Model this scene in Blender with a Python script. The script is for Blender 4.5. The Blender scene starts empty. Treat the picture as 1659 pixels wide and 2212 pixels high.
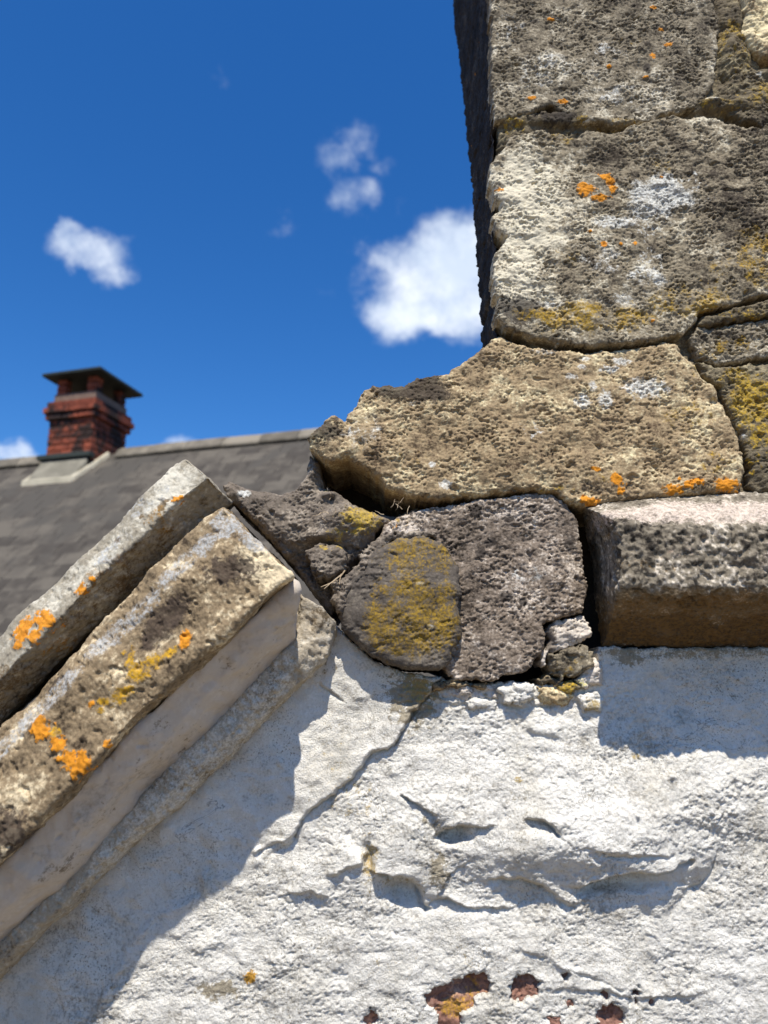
import bpy, bmesh, math, random
import numpy as np
from mathutils import Vector, Matrix

SC = bpy.context.scene
COL = SC.collection
R = math.radians
random.seed(4)

# ----------------------------------------------------------------- camera, sky, sun, exposure
F, CX, CY = 1603.0, 829.5, 1106.0            # focal length and centre of the reference frame (1659 x 2212)
W, ZC = 0.70, 1.75                           # camera to wall plane, camera height
PITCH = R(13.8)
SUN_EL, SUN_AZ = R(61), R(-3.5)               # azimuth: degrees to the left of straight behind the camera

cam_d = bpy.data.cameras.new('camera')
cam = bpy.data.objects.new('camera', cam_d); COL.objects.link(cam)
cam.location = (0, -W, ZC)
cam.rotation_euler = (R(90) + PITCH, 0, 0)
cam_d.sensor_fit = 'VERTICAL'; cam_d.sensor_height = 36.0; cam_d.sensor_width = 27.0
cam_d.lens = 36.0 * F / 2212.0
cam_d.clip_start = 0.01; cam_d.clip_end = 500
cam_d.dof.use_dof = True; cam_d.dof.focus_distance = 0.72; cam_d.dof.aperture_fstop = 6.4
SC.camera = cam

SC.view_settings.view_transform = 'Standard'
SC.view_settings.look = 'None'
SC.view_settings.gamma = 1.0
SC.view_settings.use_curve_mapping = False
SC.view_settings.exposure = 0.37

def rgb(r, g, b):                            # sRGB 0-255 to linear
    def c(v):
        v /= 255.0
        return v / 12.92 if v <= 0.04045 else ((v + 0.055) / 1.055) ** 2.4
    return (c(r), c(g), c(b), 1.0)

COSP, SINP = math.cos(PITCH), math.sin(PITCH)
def ray(px, py):
    v = (py - CY) / F
    return np.array([(px - CX) / F, COSP + v * SINP, SINP - v * COSP])
def at(px, py, q=0.0):                       # point of the plane that stands q in front of the wall
    d = ray(px, py)
    t = (W - q) / d[1]
    return np.array([d[0] * t, -q, ZC + d[2] * t])

# node helpers
class N:
    def __init__(s, tree): s.t = tree; s.n = tree.nodes; s.l = tree.links
    def new(s, typ, **kw):
        n = s.n.new(typ)
        for k, v in kw.items(): setattr(n, k, v)
        return n
    def put(s, sock, v):
        if isinstance(v, bpy.types.NodeSocket): s.l.new(v, sock)
        else: sock.default_value = v
    def math(s, op, a, b=0.0, c=0.0, clamp=False):
        n = s.new('ShaderNodeMath', operation=op, use_clamp=clamp)
        s.put(n.inputs[0], a); s.put(n.inputs[1], b); s.put(n.inputs[2], c)
        return n.outputs[0]
    def vec(s, op, a, b=(0, 0, 0)):
        n = s.new('ShaderNodeVectorMath', operation=op)
        s.put(n.inputs[0], a); s.put(n.inputs[1], b)
        return n.outputs['Value'] if op in ('LENGTH', 'DOT_PRODUCT', 'DISTANCE') else n.outputs[0]
    def noise(s, vec, scale, detail=2.0, rough=0.5, dist=0.0):
        n = s.new('ShaderNodeTexNoise')
        s.put(n.inputs['Vector'], vec); n.inputs['Scale'].default_value = scale
        n.inputs['Detail'].default_value = detail; n.inputs['Roughness'].default_value = rough
        n.inputs['Distortion'].default_value = dist
        return n.outputs['Fac']
    def rng(s, v, a, b, c=0.0, d=1.0, smooth=True):
        n = s.new('ShaderNodeMapRange')
        if smooth: n.interpolation_type = 'SMOOTHSTEP'
        s.put(n.inputs['Value'], v)
        for k, x in zip(('From Min', 'From Max', 'To Min', 'To Max'), (a, b, c, d)): n.inputs[k].default_value = x
        return n.outputs['Result']
    def mix(s, f, a, b, mode='MIX'):
        n = s.new('ShaderNodeMix', data_type='RGBA', blend_type=mode)
        s.put(n.inputs[0], f); s.put(n.inputs[6], a); s.put(n.inputs[7], b)
        return n.outputs[2]

# world: clear summer sky with a few fair-weather clouds at their own bearings
world = bpy.data.worlds.new('World'); SC.world = world
world.use_nodes = True
wn = N(world.node_tree); wn.n.clear()
sky = wn.new('ShaderNodeTexSky', sky_type='NISHITA')
sky.sun_disc = False; sky.sun_elevation = SUN_EL; sky.sun_rotation = R(180) + SUN_AZ
sky.altitude = 0; sky.air_density = 1.1; sky.dust_density = 0.3; sky.ozone_density = 3.0
hs = wn.new('ShaderNodeHueSaturation'); hs.inputs['Saturation'].default_value = 1.32
wn.l.new(sky.outputs[0], hs.inputs['Color'])
skyblue = wn.mix(1.0, hs.outputs[0], (0.78, 1.03, 1.32, 1), 'MULTIPLY')
tc = wn.new('ShaderNodeTexCoord')
dirv = wn.vec('NORMALIZE', tc.outputs['Generated'])
warp = wn.new('ShaderNodeTexNoise'); warp.inputs['Scale'].default_value = 13; warp.inputs['Detail'].default_value = 6
wn.l.new(dirv, warp.inputs['Vector'])
wv = wn.vec('MULTIPLY', wn.vec('SUBTRACT', warp.outputs['Color'], (0.5, 0.5, 0.5)), (0.095, 0.095, 0.095))
dw = wn.vec('ADD', dirv, wv)
# (px, py, half width, half height, density)
CLOUDS = [(185, 535, 95, 36, 0.66), (150, 505, 46, 24, 0.6), (235, 572, 56, 28, 0.62),
          (935, 610, 165, 92, 0.92), (990, 560, 130, 85, 1.0), (900, 665, 115, 72, 1.0), (960, 690, 130, 50, 0.9), (1010, 640, 110, 110, 1.0),
          (860, 590, 90, 45, 0.75), (990, 735, 75, 35, 0.45),
          (760, 430, 55, 62, 0.50), (735, 345, 66, 50, 0.40), (775, 295, 50, 40, 0.30), (820, 350, 50, 40, 0.22), (600, 490, 48, 48, 0.15), (690, 605, 40, 44, 0.12),
          (850, 440, 50, 50, 0.10), (490, 165, 45, 32, 0.12), (900, 25, 30, 35, 0.10),
          (20, 985, 85, 26, 0.75), (390, 955, 60, 20, 0.5), (820, 320, 50, 40, 0.1)]
acc = None
for px, py, hw, hh, den in CLOUDS:
    c = ray(px, py); c = c / np.linalg.norm(c)
    d = wn.vec('SUBTRACT', dw, tuple(c))
    k = F * 0.97
    d = wn.vec('MULTIPLY', d, (k / hw, k / max(hw, hh), k / hh))
    m = wn.rng(wn.vec('LENGTH', d), 1.25, 0.25, 0.0, den)
    acc = m if acc is None else wn.math('MAXIMUM', acc, m)
det = wn.noise(dirv, 20, 8, 0.64)
# far scattered clouds all round, same kind as the ones in view
glob = wn.math('MULTIPLY', wn.rng(wn.noise(dirv, 3.1, 4, 0.5), 0.66, 0.80), 0.6)
front = wn.vec('DOT_PRODUCT', dirv, tuple(ray(600, 600) / np.linalg.norm(ray(600, 600))))
acc = wn.math('MAXIMUM', acc, wn.math('MULTIPLY', glob, wn.rng(front, 0.86, 0.72)))
cv = wn.math('ADD', acc, wn.math('MULTIPLY', wn.math('SUBTRACT', det, 0.5), 1.15))
cm = wn.math('MULTIPLY', wn.rng(cv, 0.12, 1.12, 0.0, 0.97), wn.rng(acc, 0.0, 0.16))
shade = wn.rng(wn.noise(dirv, 14, 5, 0.55), 0.35, 0.65)
ccol = wn.mix(shade, (6.4, 7.4, 8.9, 1), (9.2, 9.8, 10.6, 1))
skyc = wn.mix(cm, skyblue, ccol)
bg = wn.new('ShaderNodeBackground'); bg.inputs['Strength'].default_value = 0.09
wn.l.new(skyc, bg.inputs['Color'])
wo = wn.new('ShaderNodeOutputWorld'); wn.l.new(bg.outputs[0], wo.inputs['Surface'])

sd = bpy.data.lights.new('sun', 'SUN'); sd.energy = 5.0; sd.angle = R(0.53); sd.color = (1.0, 0.935, 0.82)
sun = bpy.data.objects.new('sun', sd); COL.objects.link(sun)
sdir = Vector((-math.sin(SUN_AZ) * math.cos(SUN_EL), -math.cos(SUN_AZ) * math.cos(SUN_EL), math.sin(SUN_EL)))
sun.rotation_euler = sdir.to_track_quat('Z', 'Y').to_euler()
sun.location = (0, -5, 10)

# ----------------------------------------------------------------- numpy noise
def _h(ix, iy, iz, seed):
    h = (ix.astype(np.uint32) * np.uint32(374761393) + iy.astype(np.uint32) * np.uint32(668265263)
         + iz.astype(np.uint32) * np.uint32(2147483647 - 1013) + np.uint32((seed * 974634777 + 12345) & 0xffffffff))
    h = (h ^ (h >> np.uint32(13))) * np.uint32(1274126177)
    h = (h ^ (h >> np.uint32(15))) * np.uint32(2246822519)
    return h ^ (h >> np.uint32(16))
def _i(x): return np.floor(x).astype(np.int64)
def pn2(x, y, seed=0):
    ix, iy = _i(x), _i(y); fx, fy = x - ix, y - iy
    u = fx * fx * fx * (fx * (fx * 6 - 15) + 10); v = fy * fy * fy * (fy * (fy * 6 - 15) + 10)
    z = np.zeros_like(ix)
    def g(a, b):
        t = _h(ix + a, iy + b, z, seed).astype(np.float64) * (2 * math.pi / 4294967296.0)
        return np.cos(t) * (fx - a) + np.sin(t) * (fy - b)
    a = g(0, 0); a += u * (g(1, 0) - a)
    b = g(0, 1); b += u * (g(1, 1) - b)
    return (a + v * (b - a)) * 1.42
def pn3(x, y, z, seed=0):
    ix, iy, iz = _i(x), _i(y), _i(z); fx, fy, fz = x - ix, y - iy, z - iz
    f = lambda t: t * t * t * (t * (t * 6 - 15) + 10)
    u, v, w = f(fx), f(fy), f(fz)
    def g(a, b, c):
        h = _h(ix + a, iy + b, iz + c, seed)
        gx = (h & np.uint32(1023)).astype(np.float64) / 511.5 - 1
        gy = ((h >> np.uint32(10)) & np.uint32(1023)).astype(np.float64) / 511.5 - 1
        gz = ((h >> np.uint32(20)) & np.uint32(1023)).astype(np.float64) / 511.5 - 1
        return gx * (fx - a) + gy * (fy - b) + gz * (fz - c)
    def l(a, b, t): return a + t * (b - a)
    return l(l(l(g(0,0,0), g(1,0,0), u), l(g(0,1,0), g(1,1,0), u), v),
             l(l(g(0,0,1), g(1,0,1), u), l(g(0,1,1), g(1,1,1), u), v), w) * 1.3
def fbm2(x, y, o=3, seed=0, gain=0.5):
    s = 0; a = 1.0
    for k in range(o):
        s = s + a * pn2(x, y, seed + k * 17); x = x * 2.03; y = y * 2.03; a *= gain
    return s
def fbm3(p, sc, o=3, seed=0, gain=0.5):
    s = 0; a = 1.0; x, y, z = p[:, 0] * sc, p[:, 1] * sc, p[:, 2] * sc
    for k in range(o):
        s = s + a * pn3(x, y, z, seed + k * 17); x = x * 2.03; y = y * 2.03; z = z * 2.03; a *= gain
    return s
def worley2(x, y, seed=0):
    ix, iy = _i(x), _i(y); z = np.zeros_like(ix)
    best = np.full(x.shape, 9.0); rnd = np.zeros(x.shape)
    for a in (-1, 0, 1):
        for b in (-1, 0, 1):
            h = _h(ix + a, iy + b, z, seed)
            jx = (h & np.uint32(0xffff)).astype(np.float64) / 65535; jy = (h >> np.uint32(16)).astype(np.float64) / 65535
            d = np.hypot(ix + a + jx - x, iy + b + jy - y)
            m = d < best
            best = np.where(m, d, best); rnd = np.where(m, (jx * 7.31 + jy * 3.7) % 1.0, rnd)
    return best, rnd
def sstep(a, b, x):
    t = np.clip((x - a) / (b - a), 0, 1)
    return t * t * (3 - 2 * t)

# ----------------------------------------------------------------- materials
def surface(name, base, fine=420.0, gran=0.75, mott=22.0, bump=0.5, bumpd=0.0006, rough=0.92,
            orange=rgb(204, 132, 30), yellow=rgb(160, 128, 34), white=rgb(206, 206, 200), dark=rgb(52, 46, 42), edge=0.16,
            speck=None, speck_amt=0.0, mamt=0.66, cracks=0.0, stretch=(1, 1, 1)):
    """base: three colours (dark grain, mid, light grain). Attributes: masks (orange, yellow, white, dark), tone (-1..1)."""
    m = bpy.data.materials.new(name); m.use_nodes = True
    n = N(m.node_tree); n.n.clear()
    co = n.new('ShaderNodeTexCoord').outputs['Object']
    cs = n.vec('MULTIPLY', co, stretch)
    at_m = n.new('ShaderNodeAttribute', attribute_name='masks')
    at_t = n.new('ShaderNodeAttribute', attribute_name='tone')
    sep = n.new('ShaderNodeSeparateColor'); n.l.new(at_m.outputs['Color'], sep.inputs[0])
    g1 = n.noise(cs, fine, 3, 0.6)
    g2 = n.noise(cs, fine * 0.33, 3, 0.6)
    g3 = n.noise(co, mott, 4, 0.6)
    g4 = n.noise(co, mott * 3.3, 3, 0.6)
    gr = n.math('ADD', n.math('MULTIPLY', g1, 0.6), n.math('MULTIPLY', g2, 0.4))
    gr = n.math('ADD', gr, n.math('ADD', n.math('MULTIPLY', n.math('SUBTRACT', g3, 0.5), mamt), n.math('MULTIPLY', n.math('SUBTRACT', g4, 0.5), mamt * 0.75)))
    gr = n.math('ADD', gr, n.math('MULTIPLY', at_t.outputs['Fac'], 0.30))
    k = 0.26 / max(gran, 0.05)
    lo = n.rng(gr, 0.5 - k, 0.5); hi = n.rng(gr, 0.5, 0.5 + k)
    c = n.mix(lo, base[0], base[1]); c = n.mix(hi, c, base[2])
    if speck is not None:
        sp = n.math('MULTIPLY', n.rng(n.noise(co, fine * 1.5, 3, 0.6), 0.64 - 0.10 * speck_amt, 0.76 - 0.10 * speck_amt), n.rng(n.noise(co, 18, 4, 0.6), 0.42, 0.66, 0.15, 1.0))
        c = n.mix(sp, c, speck)  # brown flecks, and the shade of small pits painted as dark dots
    if cracks:
        cn = n.math('ABSOLUTE', n.math('SUBTRACT', n.noise(n.vec('MULTIPLY', co, (1, 1, 1.5)), 17, 5, 0.6, 0.6), 0.5))
        ck = n.math('MULTIPLY', n.rng(cn, 0.0075, 0.0025), n.rng(n.noise(co, 11, 3, 0.6), 0.53, 0.63))
        st = n.rng(n.noise(n.vec('MULTIPLY', co, (1.6, 1, 0.7)), 9, 5, 0.62), 0.48, 0.72)
        c = n.mix(n.math('MULTIPLY', st, 0.45), c, rgb(168, 160, 142))
        c = n.mix(n.math('MULTIPLY', ck, cracks), c, rgb(84, 76, 66))
    b1 = n.math('MULTIPLY', n.math('SUBTRACT', n.noise(co, 560, 4, 0.7), 0.5), edge * 3.2)
    b2 = n.math('MULTIPLY', n.math('SUBTRACT', n.noise(co, 190, 3, 0.65), 0.5), edge * 2.2)
    br0 = n.math('ADD', b1, b2)
    dust = n.rng(n.math('ADD', n.math('MULTIPLY', n.noise(co, 480, 3, 0.7), 0.6), n.math('MULTIPLY', g1, 0.4)), 0.40, 0.56, 0.25, 1.0)
    def over(c, sock, col, soft=0.14, amt=0.95, var=0.35, brk=1.0, dusty=0.0):
        br = n.math('MULTIPLY', br0, brk)
        f = n.math('MULTIPLY', n.rng(n.math('ADD', sock, br), 0.0, soft), amt)
        if dusty:
            solid = n.rng(sock, 0.15, 0.8)
            f = n.math('MULTIPLY', f, n.math('MAXIMUM', dust, n.math('MULTIPLY', solid, 1.0 - dusty)))
        vc = n.mix(n.math('MULTIPLY', g1, 1.0), tuple(x * (1 - var) for x in col[:3]) + (1,), tuple(min(1, x * (1 + var)) for x in col[:3]) + (1,))
        return n.mix(f, c, vc)
    c = over(c, at_m.outputs['Alpha'], dark, 0.40, 0.85, 0.35, 2.2)
    c = over(c, sep.outputs[2], white, 0.45, 0.9, 0.25, 2.4, 0.5)
    c = over(c, sep.outputs[1], yellow, 0.5, 0.9, 0.5, 2.6, 0.5)
    c = over(c, sep.outputs[0], orange, 0.30, 0.95, 0.6, 2.0)
    bs = n.new('ShaderNodeBsdfPrincipled')
    n.l.new(c, bs.inputs['Base Color']); bs.inputs['Roughness'].default_value = rough
    bs.inputs['Specular IOR Level'].default_value = 0.25
    hsum = n.math('ADD', n.math('MULTIPLY', n.noise(cs, 720, 4, 0.7), 1.0), n.math('MULTIPLY', n.noise(cs, 260, 3, 0.6), 0.8))
    bp = n.new('ShaderNodeBump'); bp.inputs['Strength'].default_value = bump; bp.inputs['Distance'].default_value = bumpd
    n.l.new(hsum, bp.inputs['Height']); n.l.new(bp.outputs[0], bs.inputs['Normal'])
    o = n.new('ShaderNodeOutputMaterial'); n.l.new(bs.outputs[0], o.inputs[0])
    return m

M = {}
M['grey'] = surface('weathered grey sandstone', (rgb(60, 53, 44), rgb(126, 116, 98), rgb(204, 195, 174)), gran=1.1, bump=0.7, bumpd=0.0009)
M['pale'] = surface('pale lichened sandstone', (rgb(66, 58, 48), rgb(134, 123, 103), rgb(208, 199, 176)), gran=1.1, bump=0.7, bumpd=0.0009)
M['buff'] = surface('buff sandstone', (rgb(82, 66, 50), rgb(154, 134, 104), rgb(218, 203, 164)), gran=1.05, bump=0.7, bumpd=0.0009, mott=16)
M['brown'] = surface('grey brown sandstone', (rgb(66, 57, 48), rgb(126, 113, 100), rgb(206, 193, 178)), gran=1.2, bump=0.7, bumpd=0.0009)
M['bole'] = surface('dark algae stone', (rgb(52, 47, 43), rgb(90, 83, 76), rgb(128, 119, 106)), gran=0.9, bump=0.6, mamt=0.6, yellow=rgb(142, 114, 34))
M['mortar'] = surface('old lime mortar', (rgb(54, 47, 40), rgb(104, 94, 76), rgb(160, 148, 118)), gran=0.9, bump=0.9, bumpd=0.001, yellow=rgb(176, 144, 42))
M['lump'] = surface('crumbling mortar', (rgb(58, 51, 45), rgb(112, 102, 91), rgb(168, 156, 140)), gran=0.9, bump=0.9, bumpd=0.001, yellow=rgb(176, 148, 56))
M['side'] = surface('shaded stack side', (rgb(26, 23, 21), rgb(52, 47, 43), rgb(92, 85, 78)), gran=0.9, bump=0.8)  # grimy crust, darkened further so the unlit face's shade sits in the colour
M['slab'] = surface('coping sandstone', (rgb(72, 60, 46), rgb(136, 118, 92), rgb(216, 198, 164)), gran=1.0, fine=300, bump=0.6, bumpd=0.0008, white=rgb(168, 169, 168), dark=rgb(66, 55, 48), yellow=rgb(186, 142, 22))
M['slabgrey'] = surface('grey coping sandstone', (rgb(86, 78, 66), rgb(148, 140, 124), rgb(200, 194, 178)), gran=0.9, fine=260, bump=0.6, bumpd=0.0008, white=rgb(172, 174, 174), dark=rgb(96, 76, 48), yellow=rgb(140, 100, 22))
M['lime'] = surface('limewashed cove', (rgb(150, 139, 126), rgb(196, 184, 170), rgb(212, 202, 190)), mamt=0.7, gran=0.6, fine=240, bump=0.5, bumpd=0.0006, dark=rgb(120, 104, 82), white=rgb(196, 188, 172), yellow=rgb(150, 134, 100))
M['ledge'] = surface('ledge sandstone', (rgb(56, 50, 43), rgb(124, 115, 100), rgb(212, 201, 184)), mamt=0.6, gran=1.25, fine=250, bump=0.7, bumpd=0.001, white=rgb(204, 188, 174), dark=rgb(60, 50, 40), yellow=rgb(112, 86, 48))
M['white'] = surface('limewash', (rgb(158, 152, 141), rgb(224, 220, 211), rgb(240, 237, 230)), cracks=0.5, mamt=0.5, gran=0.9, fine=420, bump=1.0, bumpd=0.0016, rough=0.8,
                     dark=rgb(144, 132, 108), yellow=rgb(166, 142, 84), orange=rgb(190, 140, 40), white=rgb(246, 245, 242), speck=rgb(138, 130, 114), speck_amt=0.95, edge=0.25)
M['rib'] = surface('pale mortar rib', (rgb(104, 92, 76), rgb(172, 160, 140), rgb(210, 201, 184)), gran=0.9, bump=0.9, bumpd=0.001, dark=rgb(104, 88, 64), white=rgb(214, 208, 196))
M['red'] = surface('red sandstone', (rgb(78, 52, 44), rgb(138, 102, 88), rgb(176, 142, 124)), gran=0.9, bump=0.8, bumpd=0.001, yellow=rgb(184, 140, 50))
M['plaster'] = surface('pinkish plaster', (rgb(150, 138, 126), rgb(204, 194, 182), rgb(232, 224, 214)), gran=0.8, bump=0.8, dark=rgb(96, 86, 76), yellow=rgb(176, 168, 84))
M['core'] = surface('dark rubble core', (rgb(34, 29, 26), rgb(56, 49, 43), rgb(80, 71, 62)), gran=0.8, bump=0.8)

def simple(name, c1, c2, scale=12.0, rough=0.85, bump=0.2, c3=None, s3=2.0, detail=4, th=(0.5, 0.62)):
    m = bpy.data.materials.new(name); m.use_nodes = True
    n = N(m.node_tree); n.n.clear()
    co = n.new('ShaderNodeTexCoord').outputs['Object']
    inf = n.new('ShaderNodeObjectInfo').outputs['Random']
    off = n.new('ShaderNodeCombineXYZ')
    for i in range(3): n.l.new(n.math('MULTIPLY', inf, 31.0 + 17 * i), off.inputs[i])
    cv = n.vec('ADD', co, off.outputs[0])
    f = n.noise(cv, scale, detail, 0.6)
    f = n.math('ADD', f, n.math('MULTIPLY', n.math('SUBTRACT', inf, 0.5), 0.35))
    c = n.mix(n.rng(f, 0.3, 0.7), c1, c2)
    if c3 is not None:
        geo = n.new('ShaderNodeNewGeometry').outputs['Position']
        c = n.mix(n.rng(n.noise(geo, s3, 3, 0.6), th[0], th[1]), c, c3)
    bs = n.new('ShaderNodeBsdfPrincipled'); n.l.new(c, bs.inputs['Base Color']); bs.inputs['Roughness'].default_value = rough
    bs.inputs['Specular IOR Level'].default_value = 0.3
    bp = n.new('ShaderNodeBump'); bp.inputs['Strength'].default_value = bump; bp.inputs['Distance'].default_value = 0.01
    n.l.new(f, bp.inputs['Height']); n.l.new(bp.outputs[0], bs.inputs['Normal'])
    o = n.new('ShaderNodeOutputMaterial'); n.l.new(bs.outputs[0], o.inputs[0])
    return m
M['brick'] = simple('red brick', rgb(104, 52, 38), rgb(146, 76, 55), 9, 0.9, 0.3, c3=rgb(46, 34, 31), s3=2.9, th=(0.48, 0.60))
M['bmortar'] = simple('brick mortar', rgb(96, 76, 66), rgb(120, 100, 88), 20)
M['slate'] = simple('roof slate', rgb(62, 57, 51), rgb(92, 86, 77), 6, 0.85, 0.15, c3=rgb(72, 68, 62), s3=1.2)
M['ridge'] = simple('ridge tile', rgb(92, 86, 76), rgb(132, 124, 110), 6, 0.85, 0.2)
M['cap'] = simple('chimney cap slab', rgb(34, 40, 38), rgb(52, 58, 54), 5, 0.7, 0.2)
M['flash'] = simple('cement flashing', rgb(108, 104, 92), rgb(136, 131, 117), 5, 0.9, 0.3)
M['pale_flash'] = simple('pale cement fillet', rgb(160, 153, 134), rgb(184, 176, 156), 5, 0.9, 0.3)
M['hwall'] = simple('house render', rgb(170, 164, 152), rgb(196, 190, 178), 3, 0.9, 0.2)
M['ground'] = simple('gravel yard', rgb(98, 80, 58), rgb(118, 98, 72), 3, 0.95, 0.4, c3=rgb(86, 76, 50), s3=0.3)
M['twig'] = simple('dry stalk', rgb(150, 128, 100), rgb(196, 178, 150), 60, 0.8, 0.2)

# ----------------------------------------------------------------- object helpers
def link(name, me, mat=None, parent=None):
    o = bpy.data.objects.new(name, me); COL.objects.link(o)
    if mat is not None: me.materials.append(mat)
    if parent is not None: o.parent = parent
    return o
def props(o, label=None, cat=None, group=None, kind=None):
    if kind is None: kind = 'thing'
    for k, v in (('label', label), ('category', cat), ('group', group), ('kind', kind)):
        if v: o[k] = v
    return o
def bare(me):                                # no growth on it
    a = me.attributes.new('masks', 'FLOAT_COLOR', 'POINT'); a.data.foreach_set('color', np.full(len(me.vertices) * 4, -1.0, np.float32))
def empty(name, loc, rz=0.0):
    o = bpy.data.objects.new(name, None); COL.objects.link(o)
    o.empty_display_size = 0.05; o.location = loc; o.rotation_euler = (0, 0, rz)
    return o
def np_mesh(name, v, quads, masks=None, tone=None, smooth=True):
    me = bpy.data.meshes.new(name)
    nv, nq = len(v), len(quads)
    me.vertices.add(nv); me.vertices.foreach_set('co', np.ascontiguousarray(v, np.float32).ravel())
    me.loops.add(nq * 4); me.loops.foreach_set('vertex_index', np.ascontiguousarray(quads, np.int32).ravel())
    me.polygons.add(nq)
    me.polygons.foreach_set('loop_start', np.arange(0, nq * 4, 4, dtype=np.int32))
    try: me.polygons.foreach_set('loop_total', np.full(nq, 4, np.int32))
    except Exception: pass
    me.polygons.foreach_set('use_smooth', np.full(nq, smooth, bool))
    if masks is not None:
        a = me.attributes.new('masks', 'FLOAT_COLOR', 'POINT'); a.data.foreach_set('color', np.ascontiguousarray(masks, np.float32).ravel())
    if tone is not None:
        a = me.attributes.new('tone', 'FLOAT', 'POINT'); a.data.foreach_set('value', np.ascontiguousarray(tone, np.float32))
    me.update(calc_edges=True); me.validate()
    return me

KI = {'o': 0, 'y': 1, 'w': 2, 'd': 3}
def spots(p, q, items, seed):
    """Colour and tone patches at places on the stone, growth among them. p: N x 3 points. item: (px, py, rx, ry, kind[, offset, noise amplitude[, turn]])."""
    n = len(p); m = np.full((n, 4), -1.0); tone = np.zeros(n)
    if not items: return m, tone
    nz = fbm3(p, 130.0, 4, seed + 50, 0.72)
    nz2 = fbm3(p, 38.0, 4, seed + 90, 0.6)
    for it in items:
        px, py, rx, ry, k = it[:5]
        off = it[5] if len(it) > 5 else 0.0
        amp = it[6] if len(it) > 6 else 0.55
        rot = R(it[7]) if len(it) > 7 else 0.0
        qq = it[8] if len(it) > 8 else q
        c = at(px, py, qq); s = (W - qq) / F
        d = p - c
        dx, dz = d[:, 0], d[:, 2]
        a = dx * math.cos(rot) + dz * math.sin(rot); b = -dx * math.sin(rot) + dz * math.cos(rot)
        e = np.sqrt((a / (rx * s)) ** 2 + (b / (ry * s)) ** 2 + (d[:, 1] / (max(rx, ry) * s * 1.6)) ** 2)
        if k == 't': tone += off * np.exp(-(e ** 2) * 1.2) ; continue
        big = nz2 if max(rx, ry) > 60 else nz
        if off == 0.0: v = (1 - e) * 0.9 + (0.04 if k == 'o' else 0.14) + (amp + (0.25 if k == 'o' else 0)) * big
        else: v = off + (0.13 if k in 'yw' else 0.0) + amp * (0.5 * nz + 0.7 * big) - 1.2 * np.maximum(0, e - 0.6)
        i = KI[k]; m[:, i] = np.maximum(m[:, i], np.clip(v, -1, 1))
    return m, tone

def seg_sdf(x, z, poly):
    """signed distance to a closed polygon, positive inside"""
    P = np.asarray(poly); n = len(P)
    d2 = np.full(x.shape, 1e9); inside = np.zeros(x.shape, bool)
    for i in range(n):
        ax, az = P[i]; bx, bz = P[(i + 1) % n]
        ex, ez = bx - ax, bz - az
        wx, wz = x - ax, z - az
        t = np.clip((wx * ex + wz * ez) / (ex * ex + ez * ez + 1e-18), 0, 1)
        d2 = np.minimum(d2, (wx - ex * t) ** 2 + (wz - ez * t) ** 2)
        c = ((az <= z) & (bz > z)) | ((bz <= z) & (az > z))
        xi = ax + (z - az) / (ez if abs(ez) > 1e-12 else 1e-12) * ex
        inside ^= c & (x < xi)
    d = np.sqrt(d2)
    return np.where(inside, d, -d)
def wallpoly(pts, q):
    return [(lambda a: (a[0], a[2]))(at(x, y, q)) for x, y in pts]

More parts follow.
